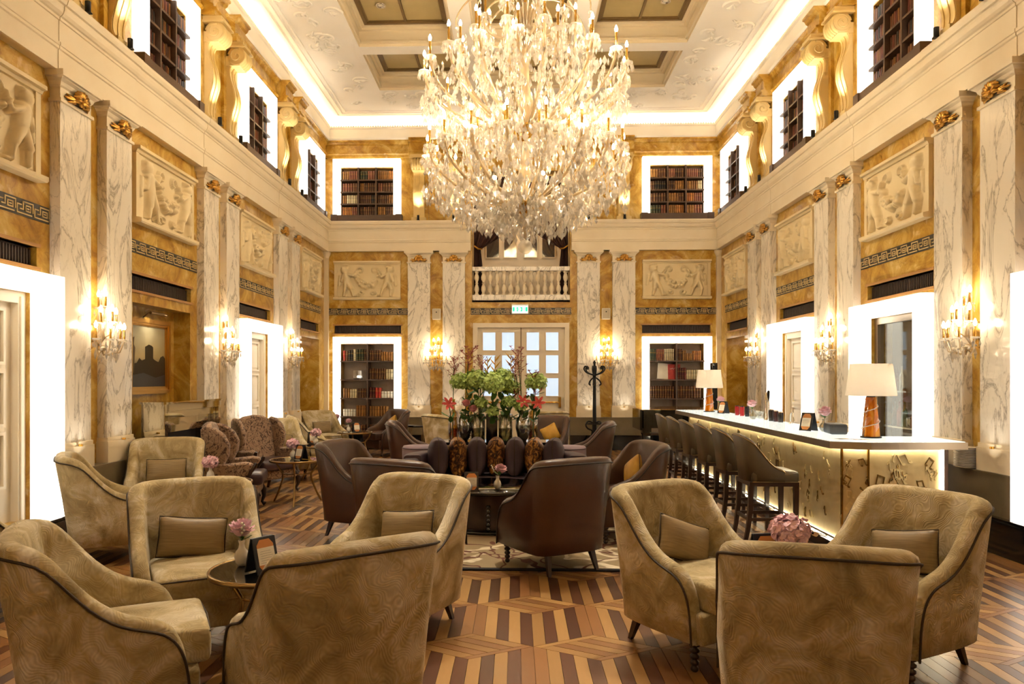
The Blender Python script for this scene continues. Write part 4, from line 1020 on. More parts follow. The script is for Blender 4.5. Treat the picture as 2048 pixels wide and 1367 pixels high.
for i, l, in ((3, 'yellow cushion on the leather chair at the right end of the coffee table'), (6, 'yellow cushion on the leather chair before the tall bookcase'), (7, 'yellow cushion on the leather chair behind the flowers')):
    put_cushion(lch[i], cg, l, -.08, .64, -.13, .5, .2, 'yellow silk cushions')

# --- wing chairs
M['damask'] = None
def damask():
    t = NT('brown_damask'); p = t.obr()
    n = t.math('ABSOLUTE', t.math('SUBTRACT', t.noise(p, 9, 1, 2.2), .5)); f = t.ramp(n, [(0, (1, 1, 1, 1)), (.03, (1, 1, 1, 1)), (.05, (0, 0, 0, 1))])
    n2 = t.math('ABSOLUTE', t.math('SUBTRACT', t.noise(p, 16, 1, 1.5), .47)); f2 = t.ramp(n2, [(0, (1, 1, 1, 1)), (.02, (1, 1, 1, 1)), (.04, (0, 0, 0, 1))])
    c = t.mix(f, C('#9a7a60'), C('#4a3024')); t.col(t.mix(t.math('MULTIPLY', f2, .5), c, C('#bfa283'))); t.set(Roughness=.65); t.b.inputs['Sheen Weight'].default_value = .3; t.bump(f, .25, .003); return t.m
M['damask'] = damask()
def build_wing(label):
    t = thing('wing_armchair', label, 'armchair', group='brown damask wing chairs')
    bk = [(-.29, .36), (-.30, .7), (-.29, .92), (-.24, 1.01), (-.15, 1.055), (0, 1.075), (.15, 1.055), (.24, 1.01), (.29, .92), (.30, .7), (.29, .36)]
    obj('backrest', MB().slab(bk, .12, .035, 0, T(0, -.20, 0) @ RX(R(8)) @ T(0, .12, .0) @ XZ, .04), [M['damask']], t)
    for s in (-1, 1):
        wg = [(-.30, .50), (-.33, 1.0), (-.27, 1.04), (-.16, 1.02), (-.05, .94), (.01, .82), (.0, .70), (-.06, .58), (-.04, .52)]
        obj('wing', MB().slab(wg, .07, .03, 0, T(s * .33 - .035, 0, 0) @ RZ(R(-6 * s)) @ YZ), [M['damask']], t)
        ar = [(-.30, .28), (-.30, .60), (.0, .60), (.18, .62), (.255, .60), (.27, .57), (.22, .50), (.19, .42), (.21, .33), (.25, .28)]
        am = obj('arm', MB().slab(ar, .085, .03, 0, T(s * .335 - .0425, 0, 0) @ YZ), [M['damask']], t)
        obj('arm_show_wood', MB().tube([(s * .36, .30, .605), (s * .36, .285, .57), (s * .36, .235, .50), (s * .36, .205, .42), (s * .36, .225, .34), (s * .36, .275, .26)], [.02, .026, .022, .02, .022, .026], 8), [M['espresso']], am)
        obj('leg', MB().tube([(s * .30, .26, .28), (s * .335, .30, .20), (s * .335, .305, .12), (s * .315, .285, .05), (s * .33, .315, .02)], [.04, .036, .024, .018, .03], 8), [M['espresso']], t)
        obj('leg', MB().tube([(s * .28, -.24, .26), (s * .29, -.28, .12), (s * .30, -.34, .0)], [.03, .024, .02], 8), [M['espresso']], t)
    obj('seat_rail', MB().softbox((0, .02, .27), (.31, .28, .07), .03), [M['damask']], t)
    obj('seat_cushion', MB().softbox((0, .06, .40), (.285, .30, .07), .045, (0, .01, .02)), [cloudy('aubergine_leather', '#2f2026', '#463339', 5, .3, obj=True, coat=.2)], t)
    return t
w1 = build_wing('brown damask wing chair in profile beside the mantelpiece'); w1.location = (-3.40, 8.84, 0); w1.rotation_euler = (0, 0, face(1, .22))
dup(w1, (-3.52, 10.28, 0), face(.82, -.57), 'brown damask wing chair facing us beyond the mantelpiece')

# --- round bronze tables
def build_table(label):
    t = thing('round_side_table', label, 'table', group='round glass topped side tables')
    obj('tabletop', MB().lathe([(.0, .548), (.322, .548), (.322, .556), (0, .556)], 36, sm=False), [M['tableglass']], t)
    obj('rim', MB().lathe([(.32, .532), (.335, .534), (.337, .555), (.333, .560), (.322, .560), (.320, .548)], 36, cap=False), [M['bronze']], t)
    for k in range(3):
        a = R(161 + 120 * k); c, s = math.cos(a), math.sin(a)
        path = crom([(.315, .535), (.29, .47), (.235, .40), (.205, .36), (.21, .30), (.245, .2), (.29, .1), (.345, .0)], 3)
        obj('leg', MB().tube([(r_ * c, r_ * s, max(z, .0)) for r_, z in path], .0125, 7), [M['bronze']], t)
        obj('stretcher', MB().tube([(0, 0, .36), (.205 * c, .205 * s, .36)], .008, 6), [M['bronze']], t)
    return t
TB = [((-1.34, 4.03), 0, 'round dark glass table among the front left velvet chairs'), ((-3.0, 7.36), 40, 'round glass table behind the front left chairs by the left wall'), ((-2.81, 9.39), 0, 'round bronze table in front of the wing chairs'),
      ((-2.98, 11.36), 20, 'round bronze table beside the chair beyond the wing chairs'), ((-3.1, 14.15), 70, 'round bronze table before the left tall bookcase'), ((1.52, 3.97), 30, 'round table hidden among the lower right velvet chairs'), ((-3.95, 15.85), 0, 'round table in the back left corner')]
tab0 = None; tabs = []
for (x, y), a, l in TB:
    if tab0 is None: tab0 = build_table(l); tab0.location = (x, y, 0); tab0.rotation_euler = (0, 0, R(a)); tabs.append(tab0)
    else: tabs.append(dup(tab0, (x, y, 0), R(a), l))
# --- small drum table by the back wall
t = thing('stool_table', 'small black round table against the back wall dado', 'table', (-2.1, 15.6, 0))
obj('tabletop', MB().lathe([(0, .56), (.2, .56), (.21, .57), (.21, .60), (0, .60)], 24), [M['black']], t)
for k in range(4): a = R(45 + 90 * k); obj('leg', MB().tube([(.18 * math.cos(a), .18 * math.sin(a), 0), (.18 * math.cos(a), .18 * math.sin(a), .565)], .011, 6), [M['bronze']], t)
obj('foot_ring', MB().tube([(.18 * math.cos(R(a)), .18 * math.sin(R(a)), .08) for a in range(0, 360, 20)], .008, 5, loop=True), [M['bronze']], t)

# --- rug
M['rug'] = None
def rugm():
    t = NT('carpet'); p = t.pos(); n = t.math('ABSOLUTE', t.math('SUBTRACT', t.noise(p, 1.1, 2, 1.2), .5)); f = t.ramp(n, [(0, (1, 1, 1, 1)), (.014, (1, 1, 1, 1)), (.022, (0, 0, 0, 1))])
    n2 = t.math('ABSOLUTE', t.math('SUBTRACT', t.noise(p, 1.7, 2, .9), .5)); f2 = t.ramp(n2, [(0, (1, 1, 1, 1)), (.012, (1, 1, 1, 1)), (.02, (0, 0, 0, 1))])
    c = t.mix(t.noise(p, 1.2, 3), C('#8f7b5c'), C('#b3a07e')); c = t.mix(f, c, C('#e3d6bb')); t.col(t.mix(f2, c, C('#6a4030'))); t.set(Roughness=.95); t.bump(t.noise(p, 300, 2), .4, .003); return t.m
M['rug'] = rugm()
rx0, rx1, ry0, ry1 = -1.75, 1.28, 6.13, 12.0
t = thing('rug', 'beige patterned rug with a dark blue border under the leather chairs', 'rug', ((rx0 + rx1) / 2, (ry0 + ry1) / 2, 0))
hx, hy = (rx1 - rx0) / 2, (ry1 - ry0) / 2
obj('pile', MB().box(-hx + .05, hx - .05, -hy + .05, hy - .05, .001, .015), [M['rug']], t)
obj('border', MB().box(-hx, -hx + .05, -hy, hy, .001, .014).box(hx - .05, hx, -hy, hy, .001, .014).box(-hx + .05, hx - .05, -hy, -hy + .05, .001, .014).box(-hx + .05, hx - .05, hy - .05, hy, .001, .014), [plain('navy_binding', '#16161f', .9)], t)

# --- curved banquette, cushions, coffee table, flower console
SX, SY = -.24, 8.55
t = thing('banquette_sofa', 'curved aubergine velvet sofa with low back in the middle of the rug', 'sofa', (SX, SY, RUGZ))
def arc(r0, r1, z0, z1, a0, a1, n=26, e=.03):
    rg = []
    for i in range(n + 1):
        a = R(a0 + (a1 - a0) * i / n); q = lambda r_, z: (r_ * math.cos(a), .72 * r_ * math.sin(a), z)
        rg.append([q(r0, z0), q(r0, z1 - e), q(r0 + e * .3, z1 - e * .3), q(r0 + e, z1), q(r1 - e, z1), q(r1 - e * .3, z1 - e * .3), q(r1, z1 - e), q(r1, z0)])
    return MB().loft(rg)
obj('backrest', arc(.86, 1.06, .05, .70, -12, 192), [M['purple']], t)
obj('seat', arc(.10, .87, .22, .42, -10, 190, 26, .05), [M['purple']], t); obj('seat_plinth', arc(.10, .80, .03, .22, -10, 190), [M['purple']], t)
for s in (-1, 1): obj('arm', MB().softbox((s * .96, -.16, .36), (.10, .14, .31), .05), [M['purple']], t)
for s, nm in ((-1, 'left'), (1, 'right')):
    o = thing('pouffe', 'lilac velvet drum pouffe behind the %s end of the sofa' % nm, 'pouffe', (-.305 + s * 1.025, 10.25, RUGZ), 0, 'lilac pouffes')
    obj('drum', MB().lathe([(.0, .0), (.24, .0), (.25, .04), (.25, .60), (.235, .64), (0, .65)], 28), [M['lilac']], o); obj('seam', MB().tube([(.248 * math.cos(R(a)), .248 * math.sin(R(a)), .615) for a in range(0, 360, 12)], .006, 5, loop=True), [M['purple']], o)
M['goldbrocade'] = None
tt = NT('copper_brocade'); f = tt.ramp(tt.noise(tt.obr(), 14, 4, 2.0), [(.42, C('#2f1a0c')), (.52, C('#7a4a1e')), (.62, C('#c08844'))]); tt.col(f); tt.set(Roughness=.35, Metallic=.2); M['goldbrocade'] = tt.m
cpp = cushion(.215, .22, .128, M['purple'], ex=.33); cgb = cushion(.21, .22, .12, M['goldbrocade'], ex=.33)
ordn = ['first', 'second', 'third', 'fourth']; cnt = [0, 0]
for k in range(7):
    pur = k % 2 == 0; cm = cpp if pur else cgb; q = 0 if pur else 1; cnt[q] += 1
    x = SX + (-.69 + .23 * k); y = SY + .40 - .10 * ((k - 3) / 3) ** 2 * 1.2
    lb = ('%s aubergine cushion from the left on the sofa' if pur else '%s copper brocade cushion from the left on the sofa') % ordn[cnt[q] - 1]
    c = thing('cushion', lb, 'cushion', (x, y - .02, RUGZ + .42 + .222), R(90) + .08 * (3 - k) * .6, 'row of sofa cushions'); obj('cover', cm[0], None, c); obj('seam', cm[1], None, c)
t = thing('coffee_table', 'low round black lacquer coffee table in front of the sofa', 'table', (-.28, 7.92, RUGZ))
obj('tabletop', MB().lathe([(0, .395), (.52, .395), (.56, .41), (.565, .425), (.555, .44), (0, .44)], 44), [M['black']], t)
obj('apron', MB().lathe([(.47, .30), (.47, .395)], 40, cap=False), [M['espresso']], t); obj('drum', MB().lathe([(.42, .02), (.42, .30)], 36, cap=True), [M['espresso']], t)
for k in range(6):
    a = R(-90 + 60 * k); pr = []
    for q in range(6): z = .03 + .045 * q; pr += [(.012, z), (.024, z + .01), (.024, z + .03), (.012, z + .042)]
    obj('leg', MB().lathe(pr, 8, (.45 * math.cos(a), .45 * math.sin(a), 0)), [M['black']], t)
obj('base_ring', MB().lathe([(.36, 0), (.5, 0), (.51, .02), (.49, .035), (.36, .035)], 40, cap=False), [M['black']], t)
t = thing('console_table', 'black framed glass console table carrying the vases behind the sofa', 'table', (-.31, 9.95, RUGZ))
CTZ = .735
obj('tabletop', MB().box(-.76, .76, -.25, .25, CTZ - .03, CTZ), [plain('dark_mirror_top', '#2a241d', .05, .3, coat=.5)], t)
obj('lower_shelf', MB().box(-.74, .74, -.23, .23, .56, .575), [M['tableglass']], t)
obj('edge_frame', MB().box(-.77, .77, -.26, -.25, CTZ - .035, CTZ + .002).box(-.77, .77, .25, .26, CTZ - .035, CTZ + .002), [M['black']], t)
for sx in (-1, 1):
    for sy in (-1, 1): obj('leg', MB().box(sx * .74 - .02, sx * .74 + .02, sy * .23 - .02, sy * .23 + .02, 0, CTZ - .03), [M['black']], t)
# ================================================================ BAR
BO = (3.2, 9.7, 0); BOFF = (-3.2, -9.7, 0)
bar = thing('bar_counter', 'long bar with gold leaf front, music note reliefs and white glass top', 'bar', BO)
def gleaf():
    t = NT('gold_leaf'); p = t.pos(); t.col(t.mix(t.noise(p, 7, 5, .6), C('#cdb378'), C('#efdfae'))); t.set(Roughness=.42, Metallic=.3); t.bump(t.noise(p, 20, 4), .12, .004); return t.m
M['goldleaf'] = gleaf()
base = [(2.94, 12.7), (2.94, 6.77), (3.12, 6.66), (3.75, 6.66), (3.75, 7.25), (3.36, 7.25), (3.36, 12.7)]
obj('front_panel', MB().prism(base, .13, .965), [M['goldleaf']], bar, BOFF)
ins = lambda k: [(2.94 + k, 12.7), (2.94 + k, 6.77 + k), (3.12 + k * .5, 6.66 + k), (3.75, 6.66 + k), (3.75, 7.25), (3.36, 7.25), (3.36, 12.7)]
obj('plinth', MB().prism(ins(-.05), .0, .10), [M['espresso']], bar, BOFF)
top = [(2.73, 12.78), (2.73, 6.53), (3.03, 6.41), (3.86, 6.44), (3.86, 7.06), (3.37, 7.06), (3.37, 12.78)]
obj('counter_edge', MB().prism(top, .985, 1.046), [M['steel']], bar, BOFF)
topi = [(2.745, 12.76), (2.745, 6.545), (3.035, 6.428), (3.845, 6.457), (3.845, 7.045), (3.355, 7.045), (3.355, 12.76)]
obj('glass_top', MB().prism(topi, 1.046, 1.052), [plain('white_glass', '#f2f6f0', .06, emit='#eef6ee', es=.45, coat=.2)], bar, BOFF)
def strip(z0, z1, o_): # light strips follow the front
    P = [(2.94 - o_, 12.6), (2.94 - o_, 6.77 - o_ * .4), (3.12 - o_ * .3, 6.66 - o_), (3.74, 6.66 - o_)]; mb = MB()
    for (x0, y0), (x1, y1) in zip(P, P[1:]):
        d = Vector((x1 - x0, y1 - y0)); n = Vector((-d.y, d.x)).normalized() * .006
        mb.prism([(x0 - n.x, y0 - n.y), (x1 - n.x, y1 - n.y), (x1 + n.x, y1 + n.y), (x0 + n.x, y0 + n.y)], z0, z1)
    return mb
obj('light_strip', strip(.105, .117, .02), [M['led']], bar, BOFF); obj('light_strip', strip(.970, .980, .03), [M['led']], bar, BOFF)
obj('light_strip', MB().box(3.755, 3.775, 6.645, 6.665, .13, .965), [M['led']], bar, BOFF)
obj('panel_joint', MB().box(2.931, 2.945, 6.758, 6.782, .13, .965).box(3.112, 3.128, 6.648, 6.662, .13, .965), [M['brass']], bar, BOFF)
obj('end_post', MB().box(3.78, 3.82, 6.66, 7.25, 0, .985), [M['espresso']], bar, BOFF)
M['notem'] = plain('note_bronze', '#8a6a34', .4, .7); M['notel'] = plain('note_gold', '#efdca4', .35, .6)
def ell(mb, x, z, rx, rz, tilt=.4):
    mb.prism([(x + rx * math.cos(a) * math.cos(tilt) - rz * math.sin(a) * math.sin(tilt), z + rx * math.cos(a) * math.sin(tilt) + rz * math.sin(a) * math.cos(tilt)) for a in [6.283 * k / 10 for k in range(10)]], -.008, 0, 0, XZ)
nm = {}
for ml in ('notem', 'notel'):
    a = MB(); ell(a, 0, 0, .014, .010); a.box(.009, .014, 0, .008, 0, .075); a.prism([(.012, .075), (.030, .05), (.026, .045), (.012, .06)], -.008, 0, 0, XZ)
    b = MB(); ell(b, -.022, 0, .013, .009); ell(b, .028, .008, .013, .009); b.box(-.014, -.009, 0, .008, 0, .075); b.box(.036, .041, 0, .008, .008, .083); b.prism([(-.014, .065), (.041, .073), (.041, .085), (-.014, .077)], -.008, 0, 0, XZ)
    c = MB(); c.tube([(x * .55, .004, z * .55) for x, z in [(.0, .02), (.012, .01), (.012, -.008), (-.006, -.02), (-.028, -.01), (-.03, .02), (-.008, .05), (.014, .08), (.016, .11), (.004, .125), (-.006, .10), (.002, .04), (.010, -.03), (.004, -.055), (-.012, -.055)]], .0038, 5)
    nm[ml] = [a.mesh('music_note', [M[ml]]), b.mesh('music_note', [M[ml]]), c.mesh('music_note', [M[ml]])]
rr = random.Random(5)
def place_notes(x0, y0, x1, y1, n, s0, dark):
    d = Vector((x1 - x0, y1 - y0)); L = d.length; ang = math.atan2(d.y, d.x) + math.pi   # outward is to the right of travel
    for k in range(n):
        t = rr.uniform(.04, .96); z = rr.uniform(.2, .86)
        obj('music_note', nm['notem' if rr.random() < dark else 'notel'][rr.choice((0, 1, 1, 2) if n < 40 else (0, 0, 1, 2))], None, bar, (x0 + d.x * t + BOFF[0], y0 + d.y * t + BOFF[1], z), (0, rr.uniform(-.6, .6), ang), s0 * rr.uniform(.85, 1.3))
place_notes(2.938, 12.6, 2.938, 6.8, 150, 1.0, .5); place_notes(2.94, 6.768, 3.12, 6.658, 16, .95, .35); place_notes(3.13, 6.658, 3.74, 6.658, 36, 1.0, .35)
fr = obj('foot_rail', MB().tube([(2.74, 6.85, .17), (2.74, 12.6, .17)], .022, 10), [M['chrome']], bar, BOFF)
for y in (7.0, 8.4, 9.8, 11.2, 12.4): obj('bracket', MB().tube([(2.74, y, .17), (2.90, y, .12)], .012, 6), [M['chrome']], fr)
# --- stools
def build_stool(label):
    t = thing('bar_stool', label, 'bar stool', group='taupe leather bar stools')
    SS = [(0, -.235, 1.06), (.08, -.232, 1.058), (.15, -.222, 1.045), (.195, -.195, 1.01), (.215, -.15, .95), (.222, -.09, .87), (.225, -.03, .80), (.226, .03, .755), (.226, .08, .735), (.226, .10, .72)]
    half = crom(SS, 2); full = [(-x, y, z) for x, y, z in half[:0:-1]] + half; rings = []; pipe = []
    for i, (x, y, tp) in enumerate(full):
        a, b = full[max(i - 1, 0)], full[min(i + 1, len(full) - 1)]; tx, ty = b[0] - a[0], b[1] - a[1]; L = math.hypot(tx, ty) or 1; nx, ny = ty / L, -tx / L
        if nx * x + ny * (y + .02) < 0: nx, ny = -nx, -ny
        k = max(0, min(1, (tp - .7) / .35)); le = .05 * k * max(0, -ny) + .01 * k
        P = lambda o_, z: (x + nx * o_, y + ny * o_, z)
        rings.append([P(0, .615), P(le * .4, .615 + (tp - .615) * .5), P(le, tp - .014), P(le - .008, tp), P(le - .032, tp), P(le - .042, tp - .014), P(le * .4 - .05, .64)]); pipe.append(P(le + .002, tp - .012))
    sh = obj('backrest', MB().loft(rings), [M['stoolleather']], t)
    obj('nail_trim', MB().tube(pipe, .006, 5), [M['bronze']], sh)
    obj('seat', MB().softbox((0, .02, .66), (.215, .225, .055), .03, (0, 0, .012)), [M['stoolleather']], t)
    obj('apron', MB().box(-.222, .222, -.225, .235, .575, .617), [M['espresso']], t)
    obj('nail_row', MB().tube([(-.224, -.20, .618), (-.224, .237, .618), (.224, .237, .618), (.224, -.20, .618)], .004, 4), [M['bronze']], t)
    for s in (-1, 1):
        f0 = [(s * .20 + a, .212 + b, 0) for a, b in ((-.016, -.016), (.016, -.016), (.016, .016), (-.016, .016))]; f1 = [(s * .20 + a, .212 + b, .58) for a, b in ((-.022, -.022), (.022, -.022), (.022, .022), (-.022, .022))]
        obj('leg', MB().loft([f0, f1], sm=False), [M['espresso']], t)
        rg = []
        for z, yy, q in ((0, -.265, .015), (.15, -.235, .018), (.35, -.212, .021), (.58, -.205, .022)): rg.append([(s * .185 + a * q, yy + b * q, z) for a, b in ((-1, -1), (1, -1), (1, 1), (-1, 1))])
        obj('leg', MB().loft(rg, sm=False), [M['espresso']], t)
        obj('side_stretcher', MB().box(s * .195 - .011, s * .195 + .011, -.22, .21, .245, .275), [M['espresso']], t)
    obj('footrest', MB().box(-.19, .19, .20, .226, .215, .245), [M['espresso']], t); obj('rear_stretcher', MB().box(-.18, .18, -.235, -.21, .245, .275), [M['espresso']], t)
    return t
SL = ['nearest', 'second nearest', 'third nearest', 'fourth nearest', 'fifth nearest', 'farthest']; st0 = None
for k in range(6):
    lb = 'taupe leather bar stool, %s of six along the bar' % SL[k]; loc = (2.43, 7.27 + .81 * k, 0)
    if st0 is None: st0 = build_stool(lb); st0.location = loc; st0.rotation_euler = (0, 0, face(1, 0))
    else: dup(st0, loc, face(1, 0), lb)
# --- back bar counter
t = thing('back_counter', 'steel topped work counter along the right wall behind the bar', 'counter', (4.12, 9.6, 0))
obj('cabinet', MB().box(-.2, .19, -1.9, 1.9, 0, .86), [M['espresso']], t); obj('worktop', MB().box(-.22, .20, -1.92, 1.92, .86, .89), [M['steel']], t)
# --- counter lamps
BT = 1.052
def amber():
    t = NT('amber_glass'); t.col(t.ramp(t.noise(t.mapv(t.ob(), (14, 14, 2)), 1, 3, 1), [(.3, C('#a04208')), (.5, C('#e07a14')), (.7, C('#ffbe50'))])); t.set(Roughness=.08); t.b.inputs['Coat Weight'].default_value = 1; t.b.inputs['Transmission Weight'].default_value = .25; return t.m
M['amber'] = amber()
def shade_mat():
    t = NT('linen_shade'); t.t.nodes.remove(t.b); d = t.n('ShaderNodeBsdfDiffuse'); d.inputs[0].default_value = C('#fbf5ea'); r_ = t.n('ShaderNodeBsdfTranslucent'); r_.inputs[0].default_value = C('#fdf3e2')
    m = t.n('ShaderNodeMixShader'); m.inputs[0].default_value = .45; t.l(d.outputs[0], m.inputs[1]); t.l(r_.outputs[0], m.inputs[2]); t.l(m.outputs[0], t.out.inputs['Surface']); return t.m
M['shade'] = shade_mat()
for (x, y), l in (((3.25, 6.88), 'table lamp with white shade and amber glass base, near end of the bar'), ((3.12, 12.05), 'table lamp with white shade and amber glass base, far end of the bar')):
    t = thing('table_lamp', l, 'lamp', (x, y, BT), .3, 'amber bar lamps')
    obj('foot', MB().lathe([(0, 0), (.09, 0), (.09, .012), (.0, .012)], 20), [M['blackmetal']], t)
    obj('base', MB().loft([[((.078 - .035 * q) * math.cos(6.283 * k / 6 + q * .5), (.078 - .035 * q) * math.sin(6.283 * k / 6 + q * .5), .012 + .36 * q) for k in range(6)] for q in (0, .25, .5, .75, 1)], sm=False), [M['amber']], t)
    obj('glass_coil', MB().tube([((.084 - .034 * q) * math.cos(q * 15), (.084 - .034 * q) * math.sin(q * 15), .03 + .33 * q) for q in [k / 60 for k in range(61)]], .005, 5), [M['crystal']], t)
    obj('neck', MB().lathe([(.04, .372), (.04, .38), (.012, .385), (.012, .46)], 12), [M['blackmetal']], t)
    obj('shade', MB().lathe([(.215, .385), (.178, .675)], 36, cap=False).lathe([(.0, .60), (.012, .60)], 8), [M['shade']], t)
    obj('bulb', MB().sphere((0, 0, .50), .03, 10, 6), [glow('lamp_bulb_%d' % int(y), '#ffe6bd', 6)], t)
    lamp('table_lamp_glow', 'POINT', (0, 0, .5), 13, (1, .95, .86), .03, parent=t)
# --- small things on the counter
t = thing('card_terminal', 'dark grey receipt printer on the bar beside the near lamp', 'terminal', (3.14, 7.38, BT), R(80))
obj('body', MB().softbox((0, 0, .05), (.15, .08, .05), .02), [plain('graphite', '#3a3d40', .45)], t); obj('lid_seam', MB().box(-.15, .15, -.083, -.08, .065, .069), [M['blackmetal']], t); obj('badge', MB().box(-.015, .015, -.084, -.081, .04, .05), [M['chrome']], t)
for k, (x, y, a) in enumerate(((2.93, 6.72, .3), (3.06, 6.66, -.2))):
    t = thing('leaflet', ('printed leaflet lying on the bar near its left front edge', 'printed leaflet lying on the bar in front of the lamp')[k], 'leaflet', (x, y, BT), a, 'bar leaflets')
    obj('sheet', MB().box(-.075, .075, -.05, .05, .0005, .002), [M['paper']], t); obj('photo', MB().box(-.065, .0, -.04, .04, .002, .0024), [plain('leaflet_print_%d' % k, '#5b4a42', .4)], t)
t = thing('beer_tap', 'chrome beer tap column with black handle on the bar', 'tap', (3.27, 9.75, BT))
obj('column', MB().lathe([(.04, 0), (.04, .02), (.028, .03), (.028, .34), (.02, .36), (0, .36)], 14), [M['chrome']], t); obj('spout', MB().tube([(-.02, -.03, .25), (-.02, -.12, .25), (-.02, -.14, .20), (-.02, -.14, .15)], .01, 7), [M['chrome']], t); obj('handle', MB().lathe([(.008, .26), (.014, .30), (.018, .37), (.008, .385)], 10, (-.02, -.12, 0)), [M['blackmetal']], t)
t = thing('faucet', 'small chrome faucet at the back edge of the bar', 'faucet', (3.30, 9.0, BT)); obj('spout', MB().tube([(0, 0, 0), (0, 0, .10), (0, -.03, .13), (0, -.08, .12), (0, -.12, .03)], .008, 6), [M['chrome']], t); obj('base', MB().lathe([(.025, 0), (.025, .015), (.012, .02)], 10), [M['chrome']], t)
for k, (x, y, c, h, l) in enumerate(((3.24, 10.95, '#9c1616', .13, 'red cup, left of the pair on the bar'), (3.25, 10.75, '#b32020', .13, 'red cup, right of the pair on the bar'), (3.27, 10.58, '#161313', .13, 'black cup next to the red cups'), (3.24, 9.50, '#221a17', .14, 'dark bottle on the bar, leftmost of three'), (3.25, 9.36, '#3a1714', .13, 'dark bottle on the bar, middle of three'), (3.26, 9.22, '#1b1a1a', .12, 'dark bottle on the bar, rightmost of three'))):
    t = thing('cup' if k < 3 else 'bottle', l, 'cup' if k < 3 else 'bottle', (x, y, BT), 0, 'small bar ware')
    obj('body', MB().lathe([(.03, 0), (.034, h * .8), (.03, h)], 12), [plain('barware_%d' % k, c, .2, coat=.3)], t); obj('lid', MB().lathe([(.03, h), (.026, h + .012), (0, h + .012)], 12), [M['chrome' if k > 2 else 'blackmetal']], t)
m_gl = MB().lathe([(.026, 0), (.03, .004), (.034, .10), (.032, .10), (.028, .008)], 12).mesh('drinking_glass', [M['glass']])
for k in range(4): obj('drinking_glass', m_gl, None, None, (3.28 - .02 * (k % 2), 10.0 + .1 * k, BT), label='clear tumbler, %s from the beer tap in its row on the bar' % ORD[k], category='glass', group='tumblers beside the beer tap')
mpl = MB().lathe([(0, 0), (.07, 0), (.075, .006), (.117, .014), (.117, .017), (.074, .010), (0, .005)], 24).mesh('plate', [M['white']])
for k in range(13): obj('plate', mpl, None, None, (XR - .135, 7.4, .7205 + .0155 * k), label='white plate, %s from the bottom of the stack on the right ledge' % ORD[k], category='plate', group='plates stacked on the right ledge')
# --- grand piano in the corner
t = thing('grand_piano', 'black lacquer grand piano beside the far end of the bar', 'piano', (2.98, 14.6, 0))
pl = [(-.62, -.70), (.75, -.70), (.75, .55), (.62, .85), (.35, 1.0), (.05, .92), (-.15, .65), (-.30, .35), (-.62, .25)]
obj('case', MB().prism(pl, .66, .98), [M['black']], t); obj('lid', MB().prism([(x * 1.01, y * 1.01) for x, y in pl], .98, 1.0), [M['black']], t)
obj('rim_strip', MB().prism([(x * 1.012, y * 1.012) for x, y in pl], 1.0, 1.006), [M['brass']], t)
for x, y in ((-.52, -.52), (.62, -.52), (.3, .75)):
    g = obj('leg', MB().loft([[(x + a * q, y + b * q, z) for a, b in ((-1, -1), (1, -1), (1, 1), (-1, 1))] for z, q in ((.05, .04), (.10, .045), (.5, .065), (.56, .085), (.66, .085))], sm=False), [M['black']], t); obj('caster', MB().sphere((x, y, .03), .03, 8, 5), [M['brass']], g)
obj('fluted_cheek', MB().box(-.66, -.6, -.7, .22, .62, 1.0), [M['black']], t)
t = thing('speaker_tower', 'slim black speaker tower behind the far bar lamp', 'speaker', (4.12, 15.55, 0))
obj('cabinet', MB().softbox((0, 0, .97), (.055, .09, .94), .012), [M['black']], t); obj('base', MB().box(-.13, .13, -.15, .15, 0, .03), [M['black']], t); obj('grille', MB().box(-.045, .045, -.094, -.09, .1, 1.85), [M['blackmetal']], t)
# --- coat stand
t = thing('coat_stand', 'black bentwood coat stand against the back wall right of the door', 'coat stand', (1.70, 16.1, 0))
obj('post', MB().lathe([(.03, .1), (.05, .14), (.042, .4), (.05, .44), (.05, .58), (.042, .62), (.036, 1.2), (.032, 1.6), (.042, 1.66), (.042, 1.76), (.026, 1.80), (.024, 1.90), (.036, 1.93), (.006, 1.98)], 12), [M['blackmetal']], t)
for k in range(6):
    a = R(60 * k + 15); P = lambda r_, z: (r_ * math.cos(a), r_ * math.sin(a), z)
    obj('upper_hook', MB().tube([P(*q) for q in crom([(.03, 1.66), (.10, 1.68), (.19, 1.72), (.24, 1.79), (.21, 1.85), (.17, 1.82), (.185, 1.78)], 3)], .016, 6), [M['blackmetal']], t)
    if k % 2 == 0: obj('lower_hook', MB().tube([P(*q) for q in crom([(.03, 1.60), (.08, 1.57), (.13, 1.52), (.15, 1.46), (.11, 1.44)], 3)], .016, 6), [M['blackmetal']], t)
    if k % 2: obj('leg', MB().tube([P(*q) for q in crom([(.03, .62), (.14, .66), (.20, .58), (.15, .5), (.05, .44), (.12, .25), (.26, .06), (.34, .02)], 3)], .018, 6), [M['blackmetal']], t)
obj('umbrella_ring', MB().tube([(.17 * math.cos(R(a)), .17 * math.sin(R(a)), .60) for a in range(0, 360, 18)], .01, 5, loop=True), [M['blackmetal']], t)
